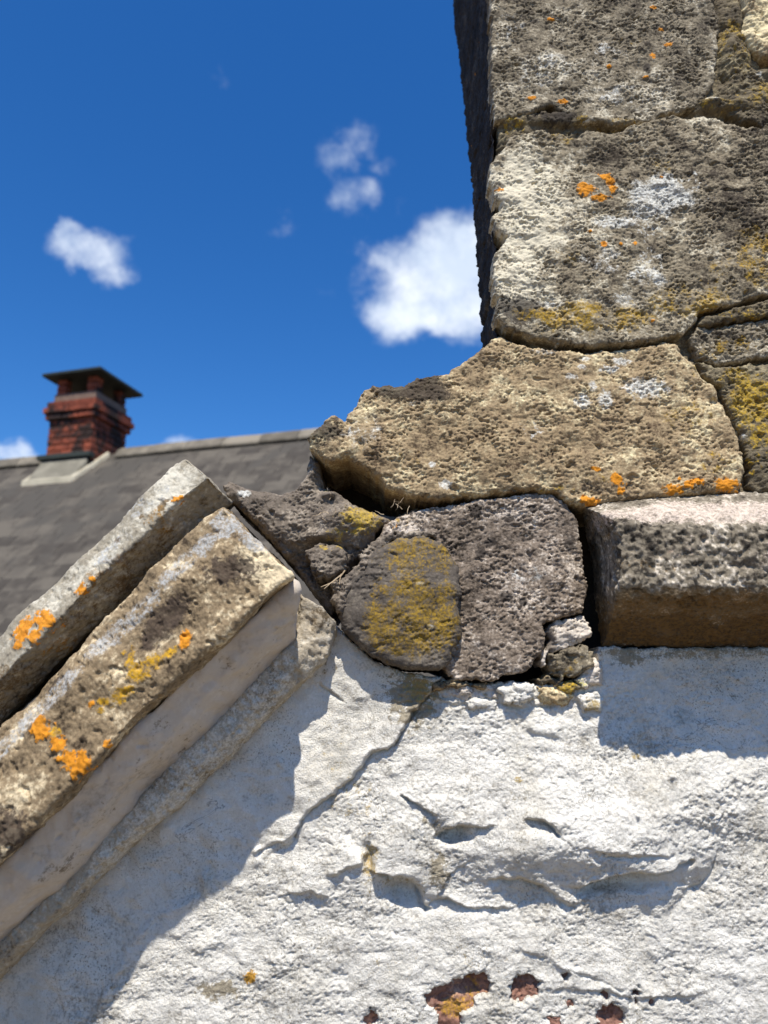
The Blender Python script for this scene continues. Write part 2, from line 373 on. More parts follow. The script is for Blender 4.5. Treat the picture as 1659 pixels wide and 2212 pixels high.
RES = 0.00085
def relief(name, pts, q, height, mat, parent, origin, res=RES, edge_r=0.006, edge_n=0.0015, depth=0.05, items=(), holes=(), seed=0, edge_drop=None, tonefn=None, warp=None):
    """A stone: dense front face over an outline on the wall plane, rounded arrises, sides that run back into the wall."""
    poly = wallpoly(pts, q)
    P = np.array(poly); lo = P.min(0) - 3 * res; hi = P.max(0) + 3 * res
    nx = int((hi[0] - lo[0]) / res) + 1; nz = int((hi[1] - lo[1]) / res) + 1
    gx, gz = np.meshgrid(lo[0] + np.arange(nx) * res, lo[1] + np.arange(nz) * res)
    x, z = gx.ravel(), gz.ravel()
    def field(x, z):
        wob = edge_n * (fbm2(x * 70, z * 70, 3, seed + 7, 0.6) + 0.35 * pn2(x * 420, z * 420, seed + 9))
        d = seg_sdf(x, z, poly) + wob
        for h in holes: d = np.minimum(d, -(seg_sdf(x, z, wallpoly(h, q)) + 1.3 * edge_n * fbm2(x * 160, z * 160, 3, seed + 21, 0.6)))
        return d
    d = field(x, z)
    D = d.reshape(nz, nx)
    dz_, dx_ = np.gradient(D, res)
    near = (np.abs(D) < res * 1.0)
    gl = np.maximum(dx_ ** 2 + dz_ ** 2, 0.2)
    inside = D > 0
    # outside vertices close to the outline are pulled onto it
    snap = (~inside) & near
    X = np.where(snap, gx - D * dx_ / gl, gx); Z = np.where(snap, gz - D * dz_ / gl, gz)
    D2 = np.where(snap, 0.0, D)
    ok = inside | snap
    core = ok[:-1, :-1] & ok[1:, :-1] & ok[:-1, 1:] & ok[1:, 1:]
    core &= (inside[:-1, :-1] | inside[1:, :-1] | inside[:-1, 1:] | inside[1:, 1:])
    idx = np.arange(nx * nz).reshape(nz, nx)
    quads = np.stack([idx[:-1, :-1][core], idx[:-1, 1:][core], idx[1:, 1:][core], idx[1:, :-1][core]], 1)
    used = np.unique(quads); remap = np.full(nx * nz, -1); remap[used] = np.arange(len(used))
    quads = remap[quads]
    x, z, d = X.ravel()[used], Z.ravel()[used], D2.ravel()[used]
    p = np.stack([x, np.full_like(x, -q), z], 1)
    m, tone = spots(p, q, items, seed)
    h = height(x, z, d)
    crust = sstep(0.0, 0.15, m[:, 0]) * (0.0006 + 0.0006 * pn2(x * 500, z * 500, seed + 3)) + sstep(0.0, 0.3, m[:, 1]) * 0.0003 * (1 + pn2(x * 420, z * 420, seed + 4))
    drop = edge_drop if edge_drop is not None else edge_r
    t = np.clip(d / edge_r, 0, 1)
    h = h + crust - drop * (1 - np.sqrt(np.clip(1 - (1 - t) ** 2, 0, 1)))
    p[:, 1] = -(q + h)
    if tonefn is not None: tone = tone + tonefn(x, z, h)
    # skirt
    e = np.concatenate([quads[:, [0, 1]], quads[:, [1, 2]], quads[:, [2, 3]], quads[:, [3, 0]]])
    key = np.sort(e, 1); kk = key[:, 0].astype(np.int64) * (len(x) + 1) + key[:, 1]
    u, inv, cnt = np.unique(kk, return_inverse=True, return_counts=True)
    be = e[cnt[inv.ravel()] == 1]
    bv = np.unique(be); nb = len(bv); bm_ = np.full(len(x), -1); bm_[bv] = np.arange(nb)
    rings = [p]; allq = [quads]; prev = None
    steps = max(3, int(depth / 0.004))
    for k in range(1, steps + 1):
        b = p[bv].copy()
        b[:, 1] += depth * k / steps
        if k < steps:
            nzv = 0.0012 * pn3(b[:, 0] * 160, b[:, 1] * 160, b[:, 2] * 160, seed + 31)
            b[:, 0] += nzv; b[:, 2] += nzv
        base = len(p) + (k - 1) * nb
        rings.append(b)
        i0 = (be[:, 0] if k == 1 else base - nb + bm_[be[:, 0]]); i1 = (be[:, 1] if k == 1 else base - nb + bm_[be[:, 1]])
        allq.append(np.stack([i1, i0, base + bm_[be[:, 0]], base + bm_[be[:, 1]]], 1))
    v = np.concatenate(rings)
    m = np.concatenate([m] + [np.clip(m[bv] - 0.4, -1, 1)] * steps); tone = np.concatenate([tone] + [tone[bv]] * steps)
    if warp is not None: v = warp(v)
    me = np_mesh(name, v - np.array(origin), np.concatenate(allq), m, tone)
    return link(name, me, M[mat], parent)

def grit(a=1.0, pits=1.0, big=1.0, seed=0, sx=1.0, fine=1.0):
    """height of weathered open-grained sandstone"""
    def f(x, z, d):
        h = big * 0.0030 * fbm2(x * 22, z * 22, 3, seed) + big * 0.0012 * fbm2(x * 75, z * 85, 2, seed + 5)
        pm = 0.45 + 1.1 * sstep(-0.45, 0.5, fbm2(x * 32, z * 32, 2, seed + 41))
        g = pm * fbm2(x * 260 * sx * fine, z * 340 * fine, 2, seed + 11, 0.7)
        h = h + a * 0.00072 * g
        pz = fbm2(x * 215 * sx, z * 320, 2, seed + 23, 0.6)
        h = h - pm * pits * 0.0016 * sstep(0.22, 0.75, pz)
        ch = fbm2(x * 45 + 9, z * 70, 3, seed + 47); h = h - 0.0011 * sstep(0.45, 0.58, ch)
        pb = pn2(x * 70, z * 90, seed + 29)
        h = h - pits * 0.0030 * sstep(0.52, 0.8, pb)
        return h
    return f

# ----------------------------------------------------------------- lofted solids (coping slabs, ledge)
def resample(pts, n):
    p = np.asarray(pts, float); s = np.concatenate([[0], np.cumsum(np.linalg.norm(np.diff(p, axis=0), axis=1))])
    t = np.linspace(0, s[-1], n)
    return np.stack([np.interp(t, s, p[:, i]) for i in range(p.shape[1])], 1)
def blur(G, k, axis):
    if k < 1: return G
    pad = [(0, 0)] * G.ndim; pad[axis] = (k, k)
    A = np.pad(G, pad, mode='edge'); c = np.cumsum(A, axis=axis)
    z = np.zeros_like(np.take(c, [0], axis)); c = np.concatenate([z, c], axis)
    n = 2 * k + 1; L = G.shape[axis]
    return (np.take(c, np.arange(n, n + L), axis) - np.take(c, np.arange(0, L), axis)) / n
def loft(name, edges, mat, parent, origin, disp, res=RES, rnd=4, cap_start=True, cap_end=False, items=(), q=0.08, seed=0, capn=40, tonefn=None, flip=False):
    E = [np.array([at(*e) for e in ed]) for ed in edges]
    L = max(np.linalg.norm(np.diff(e, axis=0), axis=1).sum() for e in E)
    ns = int(L / res)
    E = [resample(e, ns) for e in E]
    rows = []
    for a, b in zip(E[:-1], E[1:]):
        w = np.linalg.norm(a - b, axis=1).mean(); nt = max(2, int(w / res))
        for k in range(nt): rows.append(a + (b - a) * (k / nt))
    rows.append(E[-1])
    G = np.stack(rows, 1)                         # ns x nt x 3
    if cap_start or cap_end:
        ext = []
        def cap(sec):
            back0, back1 = sec[0], sec[-1]
            t = np.linspace(0, 1, len(sec))[:, None]
            tgt = back0 + (back1 - back0) * t
            return [sec + (tgt - sec) * (k / capn) for k in range(1, capn + 1)]
        if cap_start: G = np.concatenate([np.stack(cap(G[0])[::-1]), G])
        if cap_end: G = np.concatenate([G, np.stack(cap(G[-1]))])
    G = blur(blur(G, rnd, 1), 1, 1)
    G = blur(G, max(1, rnd // 2), 0)
    ds = np.gradient(G, axis=0); dt = np.gradient(G, axis=1)
    nrm = np.cross(ds, dt); nrm /= np.linalg.norm(nrm, axis=2, keepdims=True) + 1e-12
    if flip: nrm = -nrm
    p = G.reshape(-1, 3); nr = nrm.reshape(-1, 3)
    m, tone = spots(p, q, items, seed)
    h = disp(p)
    h = h + sstep(0.0, 0.15, m[:, 0]) * (0.0009 + 0.0008 * pn3(p[:, 0] * 420, p[:, 1] * 420, p[:, 2] * 420, 3)) + sstep(0.0, 0.15, m[:, 1]) * 0.0007
    if tonefn is not None: tone = tone + tonefn(p, h)
    v = p + nr * h[:, None]
    a, b = G.shape[:2]
    idx = np.arange(a * b).reshape(a, b)
    quads = np.stack([idx[:-1, :-1].ravel(), idx[1:, :-1].ravel(), idx[1:, 1:].ravel(), idx[:-1, 1:].ravel()], 1)
    if flip: quads = quads[:, ::-1]
    me = np_mesh(name, v - np.array(origin), quads, m, tone)
    return link(name, me, M[mat], parent)
def rough3(a=1.0, big=1.0, pits=1.0, seed=0):
    def f(p):
        h = big * 0.0035 * fbm3(p, 20, 3, seed) + a * 0.0010 * fbm3(p, 190, 3, seed + 9, 0.6)
        return h - pits * 0.0018 * sstep(0.25, 0.6, fbm3(p, 140, 2, seed + 23))
    return f

# ================================================================= GROUND
bm = bmesh.new()
bmesh.ops.create_grid(bm, x_segments=8, y_segments=8, size=120)
gm = bpy.data.meshes.new('ground'); bm.to_mesh(gm); bm.free()
props(link('ground', gm, M['ground']), kind='structure')

# ================================================================= HOUSE WITH CHIMNEY BEHIND
def box(bm, x0, x1, y0, y1, z0, z1):
    v = [bm.verts.new(c) for c in ((x0,y0,z0),(x1,y0,z0),(x1,y1,z0),(x0,y1,z0),(x0,y0,z1),(x1,y0,z1),(x1,y1,z1),(x0,y1,z1))]
    for f in ((0,3,2,1),(4,5,6,7),(0,1,5,4),(1,2,6,5),(2,3,7,6),(3,0,4,7)): bm.faces.new([v[i] for i in f])
def hexa(bm, c):
    v = [bm.verts.new(p) for p in c]
    for f in ((0,3,2,1),(4,5,6,7),(0,1,5,4),(1,2,6,5),(2,3,7,6),(3,0,4,7)): bm.faces.new([v[i] for i in f])
def finish(name, bm, mat, parent, bev=0.0):
    if bev: bmesh.ops.bevel(bm, geom=bm.edges[:], offset=bev, segments=1, affect='EDGES')
    bmesh.ops.recalc_face_normals(bm, faces=bm.faces[:])
    me = bpy.data.meshes.new(name); bm.to_mesh(me); bm.free(); bare(me)
    return link(name, me, mat, parent)

YAW = R(-15.5)
K = at(195, 976, -7.3)                        # near bottom corner of the chimney shaft
e_ = np.array([math.cos(YAW), math.sin(YAW), 0]); m_ = np.array([-math.sin(YAW), math.cos(YAW), 0])
def on_line(px, py, base, dirn):              # parameter along base + t*dirn (horizontal) seen at column px, and the height there
    d = ray(px, py); o = np.array([0, -W, ZC])
    A = np.array([[dirn[0], -d[0]], [dirn[1], -d[1]]]); b = o[:2] - base[:2]
    t, s = np.linalg.solve(A, b)
    return t, o[2] + d[2] * s
CS = -on_line(99, 974, K, e_)[0]              # chimney side length
CS2 = on_line(271, 976, K, m_)[0]
ridge_base = K + m_ * CS2 * 0.45
ZR = np.mean([on_line(px, py, ridge_base, e_)[1] for px, py in ((350, 968), (600, 943), (20, 1006))])
print('chimney', CS, CS2, 'ridge', ZR, [on_line(px, py, ridge_base, e_) for px, py in ((350, 968), (600, 943), (20, 1006))])
hroot = empty('slate_roofed_house', (ridge_base[0], ridge_base[1], 0.0), YAW)
props(hroot, 'out of focus house with dark slate roof and a red brick chimney on its ridge', 'house')
RX0, RX1, SL, PI_ = -7.0, 7.5, 4.6, R(42)     # ridge extent, slope length, pitch
cp, sp = math.cos(PI_), math.sin(PI_)
eave_y, eave_z = SL * cp, ZR - SL * sp
bm = bmesh.new()
wy = eave_y - 0.25
vs = []
for x in (RX0 + 0.1, RX1 - 0.1):
    vs.append([bm.verts.new(c) for c in ((x, -wy, -0.05), (x, wy, -0.05), (x, wy, eave_z + 0.15), (x, 0, ZR - 0.08), (x, -wy, eave_z + 0.15))])
for i in range(5): bm.faces.new([vs[0][i], vs[0][(i + 1) % 5], vs[1][(i + 1) % 5], vs[1][i]])
bm.faces.new(vs[0][::-1]); bm.faces.new(vs[1])
finish('wall', bm, M['hwall'], hroot)
bm = bmesh.new()
for s in (-1, 1):
    nv = np.array([0, s * sp, cp])
    a = np.array([0, 0, ZR - 0.03]); b = np.array([0, s * eave_y, eave_z - 0.03])
    c = [a - nv * 0.03, a, b, b - nv * 0.03]
    hexa(bm, [(RX0, *c[0][1:]), (RX1, *c[0][1:]), (RX1, *c[3][1:]), (RX0, *c[3][1:]), (RX0, *c[1][1:]), (RX1, *c[1][1:]), (RX1, *c[2][1:]), (RX0, *c[2][1:])])
roof = finish('roof', bm, M['slate'], hroot)
# slates of the slope that faces the camera
SW, SG, ST = 0.25, 0.19, 0.012
def slate_mesh(w):
    bm = bmesh.new(); box(bm, -w / 2 + 0.003, w / 2 - 0.003, -SG - 0.05, 0.06, 0, ST)
    bmesh.ops.recalc_face_normals(bm, faces=bm.faces[:])
    me = bpy.data.meshes.new('slate'); bm.to_mesh(me); bm.free(); me.materials.append(M['slate']); return me
slate_me = slate_mesh(SW)
cells = []
for r in range(int(SL / SG)):
    for c in range(int((RX1 - RX0) / SW)):
        x = RX0 + SW * (c + (0.75 if r % 2 else 0.25)); t = 0.06 + r * SG
        y, z = -t * cp, ZR - t * sp - 0.016
        P = ridge_base + e_ * x + m_ * y
        dpx = (P[0]) / (P[1] + W) * F
        seen = -900 < dpx < -100
        if abs(x - (CS and -CS / 2)) < CS / 2 - 0.1 and -t * cp > -CS2 * 0.45 + 0.02: continue
        cells.append((0 if seen else 1, r, abs(dpx + 500), x, y, z))
cells.sort()
rest = bmesh.new()
tilt = 0.05
for i, (s, r, _, x, y, z) in enumerate(cells):
    mat4 = Matrix.Translation((x, y, z)) @ Matrix.Rotation(PI_, 4, 'X') @ Matrix.Rotation(tilt + random.uniform(-.012, .012), 4, 'X') @ Matrix.Rotation(random.uniform(-.012, .012), 4, 'Z')
    if i < 300:
        o = bpy.data.objects.new('slate', slate_me); COL.objects.link(o); o.parent = roof; o.matrix_local = mat4
    else:
        t0 = len(rest.verts); rest.from_mesh(slate_me); rest.verts.ensure_lookup_table()
        bmesh.ops.transform(rest, matrix=mat4, verts=rest.verts[t0:])
o = finish('slate_courses', rest, M['slate'], roof); o['kind'] = 'stuff'
# ridge tiles
bm = bmesh.new()
prof = [(-0.13, -0.125), (-0.07, -0.045), (0, 0.0), (0.07, -0.045), (0.13, -0.125)]
for x in (-0.222, 0.222):
    pass
va = [[bm.verts.new((x, y, z + o_)) for y, z in prof] for o_ in (0.03, 0.005) for x in (-0.222, 0.222)]
for a, b in ((0, 1), (2, 3), (0, 2), (1, 3)):
    for i in range(4): bm.faces.new([va[a][i], va[a][i + 1], va[b][i + 1], va[b][i]])
for i in (0, 4): bm.faces.new([va[0][i], va[1][i], va[3][i], va[2][i]])
bmesh.ops.recalc_face_normals(bm, faces=bm.faces[:])
rt = bpy.data.meshes.new('ridge_tile'); bm.to_mesh(rt); bm.free(); rt.materials.append(M['ridge'])
for i in range(int((RX1 - RX0) / 0.45)):
    x = RX0 + 0.225 + 0.45 * i
    if -CS - 0.1 < x < 0.1: continue
    o = bpy.data.objects.new('ridge_tile', rt); COL.objects.link(o); o.parent = roof
    o.location = (x, 0, ZR + 0.035 + random.uniform(-.006, .006)); o.rotation_euler = (0, random.uniform(-.008, .008), random.uniform(-.01, .01))
# chimney, local frame: x along ridge from -CS to 0, y from -f to +b
y0, y1 = -CS2 * 0.45, CS2 * 0.55
ztop = on_line(207, 809, K, e_)[1]
zb = K[2] - 0.02
BH = 0.075
bm = bmesh.new()
box(bm, -CS + 0.02, -0.02, y0 + 0.02, y1 - 0.02, zb - 0.7, ztop - 0.19)
chim = finish('chimney', bm, M['bmortar'], hroot); chim['label'] = 'soot stained red brick chimney with flat dark cap'
def brick_mesh(l, w):
    bm = bmesh.new(); box(bm, -l / 2 + .005, l / 2 - .005, -w / 2, w / 2, .005, BH - .005)
    bmesh.ops.bevel(bm, geom=bm.edges[:], offset=0.004, segments=1, affect='EDGES')
    me = bpy.data.meshes.new('brick'); bm.to_mesh(me); bm.free(); me.materials.append(M['brick']); return me
nb = 3
bmx = {}
def brick(x, y, z, l, rz):
    key = round(l, 3)
    if key not in bmx: bmx[key] = brick_mesh(l, 0.1)
    o = bpy.data.objects.new('brick', bmx[key]); COL.objects.link(o); o.parent = chim
    o.location = (x + random.uniform(-.003, .003), y + random.uniform(-.003, .003), z); o.rotation_euler = (0, 0, rz)
courses = int((ztop - 0.04 - (zb - 0.15)) / BH)
z = zb - 0.15; nc = 0
while z < ztop - 0.06:
    rel = ztop - z
    g = 0.0
    if 0.36 < rel <= 0.52: g = 0.035                 # oversailing courses
    if 0.42 < rel <= 0.475: g = 0.06
    if rel <= 0.30: g = -0.03
    legs = rel <= 0.22                               # piers under the cap, openings between
    x0, x1, ya, yb = -CS - g, g, y0 - g, y1 + g
    off = 0.5 if nc % 2 else 0.0
    for side in range(4):
        Lx = (x1 - x0) if side % 2 == 0 else (yb - ya)
        n = 3; l = Lx / n
        ks = []
        for k in range(n + (1 if off else 0)):
            a = max(0, (k - off) * l); b = min(Lx, (k + 1 - off) * l)
            if b - a > 0.03: ks.append((a, b))
        if legs: ks = [(0, 0.13), (Lx - 0.13, Lx)]
        for a, b in ks:
            c = (a + b) / 2; l2 = b - a
            if side == 0: brick(x0 + c, ya + 0.05, z, l2, 0)
            elif side == 2: brick(x0 + c, yb - 0.05, z, l2, 0)
            elif side == 1:
                a2, b2 = max(a, 0.1), min(b, Lx - 0.1)
                if legs: a2, b2 = (0.1, 0.13) if a < .1 else (Lx - .13, Lx - .1)
                if b2 - a2 > 0.02: brick(x1 - 0.05, ya + (a2 + b2) / 2, z, b2 - a2, R(90))
            else:
                a2, b2 = max(a, 0.1), min(b, Lx - 0.1)
                if legs: a2, b2 = (0.1, 0.13) if a < .1 else (Lx - .13, Lx - .1)
                if b2 - a2 > 0.02: brick(x0 + 0.05, ya + (a2 + b2) / 2, z, b2 - a2, R(90))
    z += BH; nc += 1
bm = bmesh.new(); box(bm, -CS - 0.09, 0.10, y0 - 0.10, y1 + 0.12, z + 0.002, z + 0.042)
finish('cap_slab', bm, M['cap'], chim, 0.006)
bm = bmesh.new()                                       # lead tray at the foot of the shaft
box(bm, -CS - 0.07, 0.03, y0 - 0.06, y0 + 0.04, zb - 0.04, zb + 0.015)
finish('base_tray', bm, M['cap'], chim, 0.005)
bm = bmesh.new()                                       # cement apron sloping from the tray down to the slates
t1 = (-(y0 - 0.05)) ; zs = lambda y: ZR - abs(y) * sp / cp
ya_, yb_ = y0 - 0.02, y0 - 0.20
hexa(bm, [(-CS - 0.04, yb_, zs(yb_) - 0.05), (-0.06, yb_, zs(yb_) - 0.05), (0.0, ya_, zs(ya_) - 0.1), (-CS - 0.02, ya_, zs(ya_) - 0.1),
          (-CS - 0.04, yb_, zs(yb_) + 0.03), (-0.06, yb_, zs(yb_) + 0.03), (0.0, ya_, zb - 0.045), (-CS - 0.02, ya_, zb - 0.045)])
finish('apron', bm, M['flash'], chim, 0.01)
bm = bmesh.new()
for (xa, ya2, xb, yb2, w) in ((0.05, y0 + 0.25, -0.04, yb_ - 0.02, 0.08), (-CS - 0.03, y0 + 0.15, -CS - 0.06, yb_ - 0.02, 0.05), (-CS - 0.08, yb_ - 0.02, -0.02, yb_ - 0.02, 0.04)):
    n_ = 10; pv = None
    dx, dy = xb - xa, yb2 - ya2; ln = math.hypot(dx, dy); ox, oy = -dy / ln * w / 2, dx / ln * w / 2
    za, zb2 = zs(ya2), zs(yb2)
    hexa(bm, [(xa - ox, ya2 - oy, zs(ya2 - oy) - .03), (xb - ox, yb2 - oy, zs(yb2 - oy) - .03), (xb + ox, yb2 + oy, zs(yb2 + oy) - .03), (xa + ox, ya2 + oy, zs(ya2 + oy) - .03),
              (xa - ox * .7, ya2 - oy * .7, za + .05), (xb - ox * .7, yb2 - oy * .7, zb2 + .05), (xb + ox * .7, yb2 + oy * .7, zb2 + .05), (xa + ox * .7, ya2 + oy * .7, za + .05)])
finish('cement_fillet', bm, M['pale_flash'], chim, 0.01)

# ================================================================= STONE STACK
O1 = (0.25, 0.1, 1.7)
stack = empty('stone_stack', O1)
props(stack, 'tall grey and buff sandstone stack of lichen spotted blocks standing above the white wall', 'stone wall')

S1 = [(1062, -260), (1058, -60), (1062, 60), (1060, 160), (1068, 225), (1066, 262), (1105, 252), (1150, 240), (1195, 224), (1212, 236), (1260, 260), (1330, 268), (1400, 260), (1440, 244),
      (1500, 232), (1526, 205), (1542, 179), (1549, 128), (1554, 51), (1545, 0), (1542, -260)]
o = relief('stone', S1, 0.020, grit(1.2, 1.0, 1.0, 11), 'grey', stack, O1, seed=1, edge_r=0.0035, edge_n=0.0021, depth=0.022, items=[
    (1215, 218, 12, 9, 'o', 0, .5), (1147, 213, 12, 8, 'o', 0, .5), (1190, 40, 8, 5, 'o', 0, .5), (1412, 18, 10, 6, 'o', 0, .5), (1442, 96, 12, 10, 'o', 0, .5), (1408, 118, 10, 10, 'o', 0, .5), (1395, 165, 8, 5, 'o', 0, .5),
    (1315, 145, 7, 5, 'o', 0, .5), (1430, 60, 8, 5, 'o'), (1180, 150, 100, 70, 'w', -0.05, .55), (1360, 205, 110, 45, 'w', -0.08, .55), (1320, 110, 60, 40, 'w', -0.2, .6), (1100, 60, 60, 130, 'w', -0.3, .6),
    (1250, 60, 260, 90, 'd', -0.12, .6), (1420, 150, 130, 90, 'd', -0.15, .6), (1398, 145, 10, 16, 'd', 0, .3), (1330, 262, 90, 16, 'y', -0.02, .5), (1180, 258, 70, 14, 'y', -0.05, .5), (1350, 95, 60, 40, 'y', -0.35, .5),
    (1250, 0, 300, 100, 't', -0.25)])
S1R = [(1606, -260), (1604, -20), (1613, 22), (1606, 58), (1622, 92), (1659, 116), (1900, 128), (1900, -260)]
o = relief('stone', S1R, 0.026, grit(0.8, 0.6, 1.8, 21), 'buff', stack, O1, seed=2, edge_r=0.012, depth=0.08, items=[(1640, 40, 80, 90, 't', .9)])
o['label'] = 'pale pinkish stone at the edge of the stack'
S1S = [(1592, 175), (1620, 148), (1659, 150), (1900, 158), (1900, 262), (1660, 268), (1606, 262), (1572, 242), (1580, 205)]
relief('stone', S1S, 0.017, grit(1.4, 1.5, 1.6, 31), 'mortar', stack, O1, seed=3, edge_r=0.005, edge_n=0.0021, depth=0.06, items=[(1640, 200, 90, 50, 'y', -0.05, .6), (1640, 170, 50, 30, 'w', -0.3, .6)])
S2 = [(1097, 291), (1164, 283), (1212, 284), (1230, 297), (1243, 288), (1271, 280), (1322, 287), (1356, 272), (1403, 259), (1446, 247), (1548, 250), (1617, 278), (1659, 278), (1900, 284),
      (1900, 618), (1659, 634), (1612, 648), (1560, 661), (1516, 672), (1502, 696), (1482, 716), (1441, 728), (1356, 739), (1292, 747), (1190, 738), (1143, 726), (1092, 709), (1079, 700), (1071, 680),
      (1075, 648), (1066, 636), (1064, 598), (1071, 540), (1098, 508), (1072, 491), (1064, 466), (1081, 444), (1067, 412), (1057, 384), (1058, 354), (1090, 318)]
o = relief('stone', S2, 0.027, grit(1.2, 0.9, 1.2, 41), 'pale', stack, O1, seed=4, edge_r=0.005, edge_n=0.0021, depth=0.022, items=[
    (1268, 412, 24, 16, 'o', 0, .3), (1258, 402, 12, 12, 'o', 0, .3), (1288, 428, 20, 9, 'o', 0, .3), (1318, 392, 13, 13, 'o', 0, .3), (1302, 380, 16, 8, 'o', 0, .3), (1308, 385, 22, 11, 'o', 0, .45, -35), (1322, 408, 10, 18, 'o', 0, .4), (1300, 425, 24, 8, 'o', 0, .4), (1080, 410, 14, 8, 'o', 0, .4), (1275, 500, 7, 6, 'o'), (1305, 527, 7, 8, 'o'), (1340, 525, 5, 4, 'o'), (1372, 526, 5, 5, 'o'),
    (1430, 380, 8, 6, 'o', 0, .5), (1410, 692, 6, 4, 'o'),
    (1140, 420, 100, 120, 't', 1.3), (1110, 590, 70, 120, 't', 1.0), (1200, 520, 70, 80, 't', 0.3), (1300, 400, 75, 70, 'd', -0.02, .45), (1270, 320, 80, 45, 'd', -0.1, .5), (1560, 420, 170, 160, 't', -0.45), (1330, 350, 160, 80, 't', -0.2),
    (1420, 430, 80, 60, 'w', 0.0, .6), (1330, 480, 90, 22, 'w', 0.18, .55), (1390, 480, 60, 50, 'w', -0.02, .5), (1300, 560, 90, 60, 'w', -0.1, .6), (1390, 610, 70, 60, 'w', 0.05, .6), (1340, 650, 70, 30, 'w', 0.02, .6), (1190, 655, 40, 22, 'w', -0.05, .55), (1480, 390, 60, 50, 'w', -0.15, .5), (1410, 560, 50, 50, 'w', -0.15, .5),
    (1280, 685, 200, 45, 'y', 0.2, .6), (1480, 650, 150, 50, 'y', 0.12, .6), (1640, 560, 70, 90, 'y', 0.15, .6), (1560, 600, 120, 70, 'y', -0.15, .6), (1210, 300, 40, 25, 'y', -0.05, .5), (1420, 360, 50, 40, 'y', -0.2, .5), (1190, 470, 60, 80, 'y', -0.28, .5), (1240, 560, 60, 50, 'y', -0.25, .5),
    (1130, 670, 70, 45, 'd', 0.0, .5), (1540, 500, 180, 150, 'd', -0.22, .55), (1420, 520, 60, 70, 'd', -0.3, .55)])
o['label'] = 'large pale grey block with a broken orange lichen ring'
S2A = [(1520, 682), (1565, 668), (1612, 657), (1659, 645), (1900, 628), (1900, 668), (1659, 680), (1600, 690), (1532, 700), (1508, 700)]
relief('stone', S2A, 0.024, grit(1.2, 1.2, 1.0, 51), 'mortar', stack, O1, seed=5, edge_r=0.004, edge_n=0.0021, depth=0.06, items=[(1600, 676, 140, 25, 'y', -0.15, .6), (1600, 690, 80, 20, 'd', -.05, .5)])
S2B = [(1510, 708), (1534, 706), (1600, 697), (1659, 687), (1900, 676), (1900, 748), (1720, 760), (1659, 772), (1600, 782), (1548, 784), (1506, 772), (1494, 745), (1488, 726)]
relief('stone', S2B, 0.020, grit(1.5, 1.6, 1.6, 61), 'grey', stack, O1, seed=6, edge_r=0.005, edge_n=0.0021, depth=0.06, items=[(1580, 735, 130, 40, 'd', 0.02, .6), (1590, 745, 120, 40, 'y', -0.18, .6), (1530, 760, 40, 25, 'y', -.05, .5)])
S3 = [(1084, 719), (1112, 737), (1146, 749), (1200, 753), (1292, 756), (1373, 745), (1445, 739), (1466, 742), (1482, 762), (1499, 784), (1512, 806), (1553, 840), (1564, 872), (1586, 919), (1598, 942), (1612, 1009),
      (1609, 1040), (1600, 1062), (1450, 1072), (1340, 1082), (1262, 1094), (1228, 1082), (1205, 1064), (1159, 1056), (1096, 1060), (1021, 1070), (971, 1076), (909, 1076), (863, 1061), (832, 1050), (813, 1034), (790, 1006), (751, 990),
      (709, 998), (676, 974), (659, 940), (684, 924), (706, 897), (721, 889), (744, 905), (763, 878), (784, 845), (805, 827), (830, 829), (851, 835), (896, 817), (967, 800), (1005, 775), (1046, 746), (1067, 725)]
o = relief('stone', S3, 0.024, grit(1.15, 1.0, 1.1, 71), 'buff', stack, O1, seed=7, edge_r=0.007, edge_n=0.0021, depth=0.11, items=[
    (1275, 1080, 26, 12, 'o', 0, .45), (1335, 1040, 18, 16, 'o', 0, .5), (1340, 1060, 8, 12, 'o'), (1455, 1057, 22, 12, 'o', 0, .4), (1487, 1048, 14, 9, 'o', 0, .45), (1507, 1040, 14, 9, 'o', 0, .45), (1572, 1046, 32, 18, 'o', 0, .35), (1470, 1034, 6, 4, 'o'), (1288, 1014, 12, 6, 'o'),
    (1395, 838, 56, 24, 'w', 0, .55), (1258, 868, 18, 18, 'w', 0, .5), (1306, 862, 18, 20, 'w', 0, .5), (1280, 834, 10, 12, 'w', 0, .5), (1320, 798, 22, 9, 'w', 0, .5), (1345, 778, 22, 9, 'w', 0, .5), (1232, 815, 12, 8, 'w', 0, .5), (1265, 775, 10, 6, 'w'), (1258, 793, 10, 7, 'w'),
    (962, 1045, 18, 10, 'w', 0, .5), (935, 1003, 10, 6, 'w'), (1160, 930, 45, 26, 'w', -0.15, .55), (908, 873, 40, 15, 'w', -.25, .5), (780, 930, 60, 70, 'w', -0.12, .5), (1170, 760, 50, 14, 'w', -.2, .5),
    (900, 835, 110, 40, 'd', 0.0, .5), (990, 860, 90, 80, 'd', -0.25, .5), (700, 930, 40, 40, 'd', 0.0, .5), (1090, 760, 90, 30, 'd', -0.05, .5), (1380, 1050, 230, 30, 'd', 0.02, .5), (1000, 905, 60, 40, 'd', -0.3, .5), (820, 832, 20, 10, 'd', 0.2, .3),
    (1490, 905, 90, 60, 'y', -0.12, .5), (1540, 1000, 60, 40, 'y', -0.15, .5), (1515, 800, 30, 20, 'y', 0.05, .4), (1200, 1056, 60, 12, 'y', -.1, .5), (1320, 1030, 70, 20, 'y', -.1, .5), (880, 985, 60, 30, 'y', -.3, .5),
    (1480, 860, 90, 100, 't', 0.35), (1150, 870, 150, 100, 't', 0.1), (790, 900, 60, 40, 't', 0.5)])
o['label'] = 'long buff stone tapering to a knob above a dark hollow'
S3R = [(1507, 778), (1550, 790), (1602, 789), (1660, 779), (1722, 767), (1900, 756), (1900, 1052), (1640, 1060), (1617, 1052), (1621, 1008), (1606, 942), (1594, 917), (1572, 870), (1560, 836), (1520, 806)]
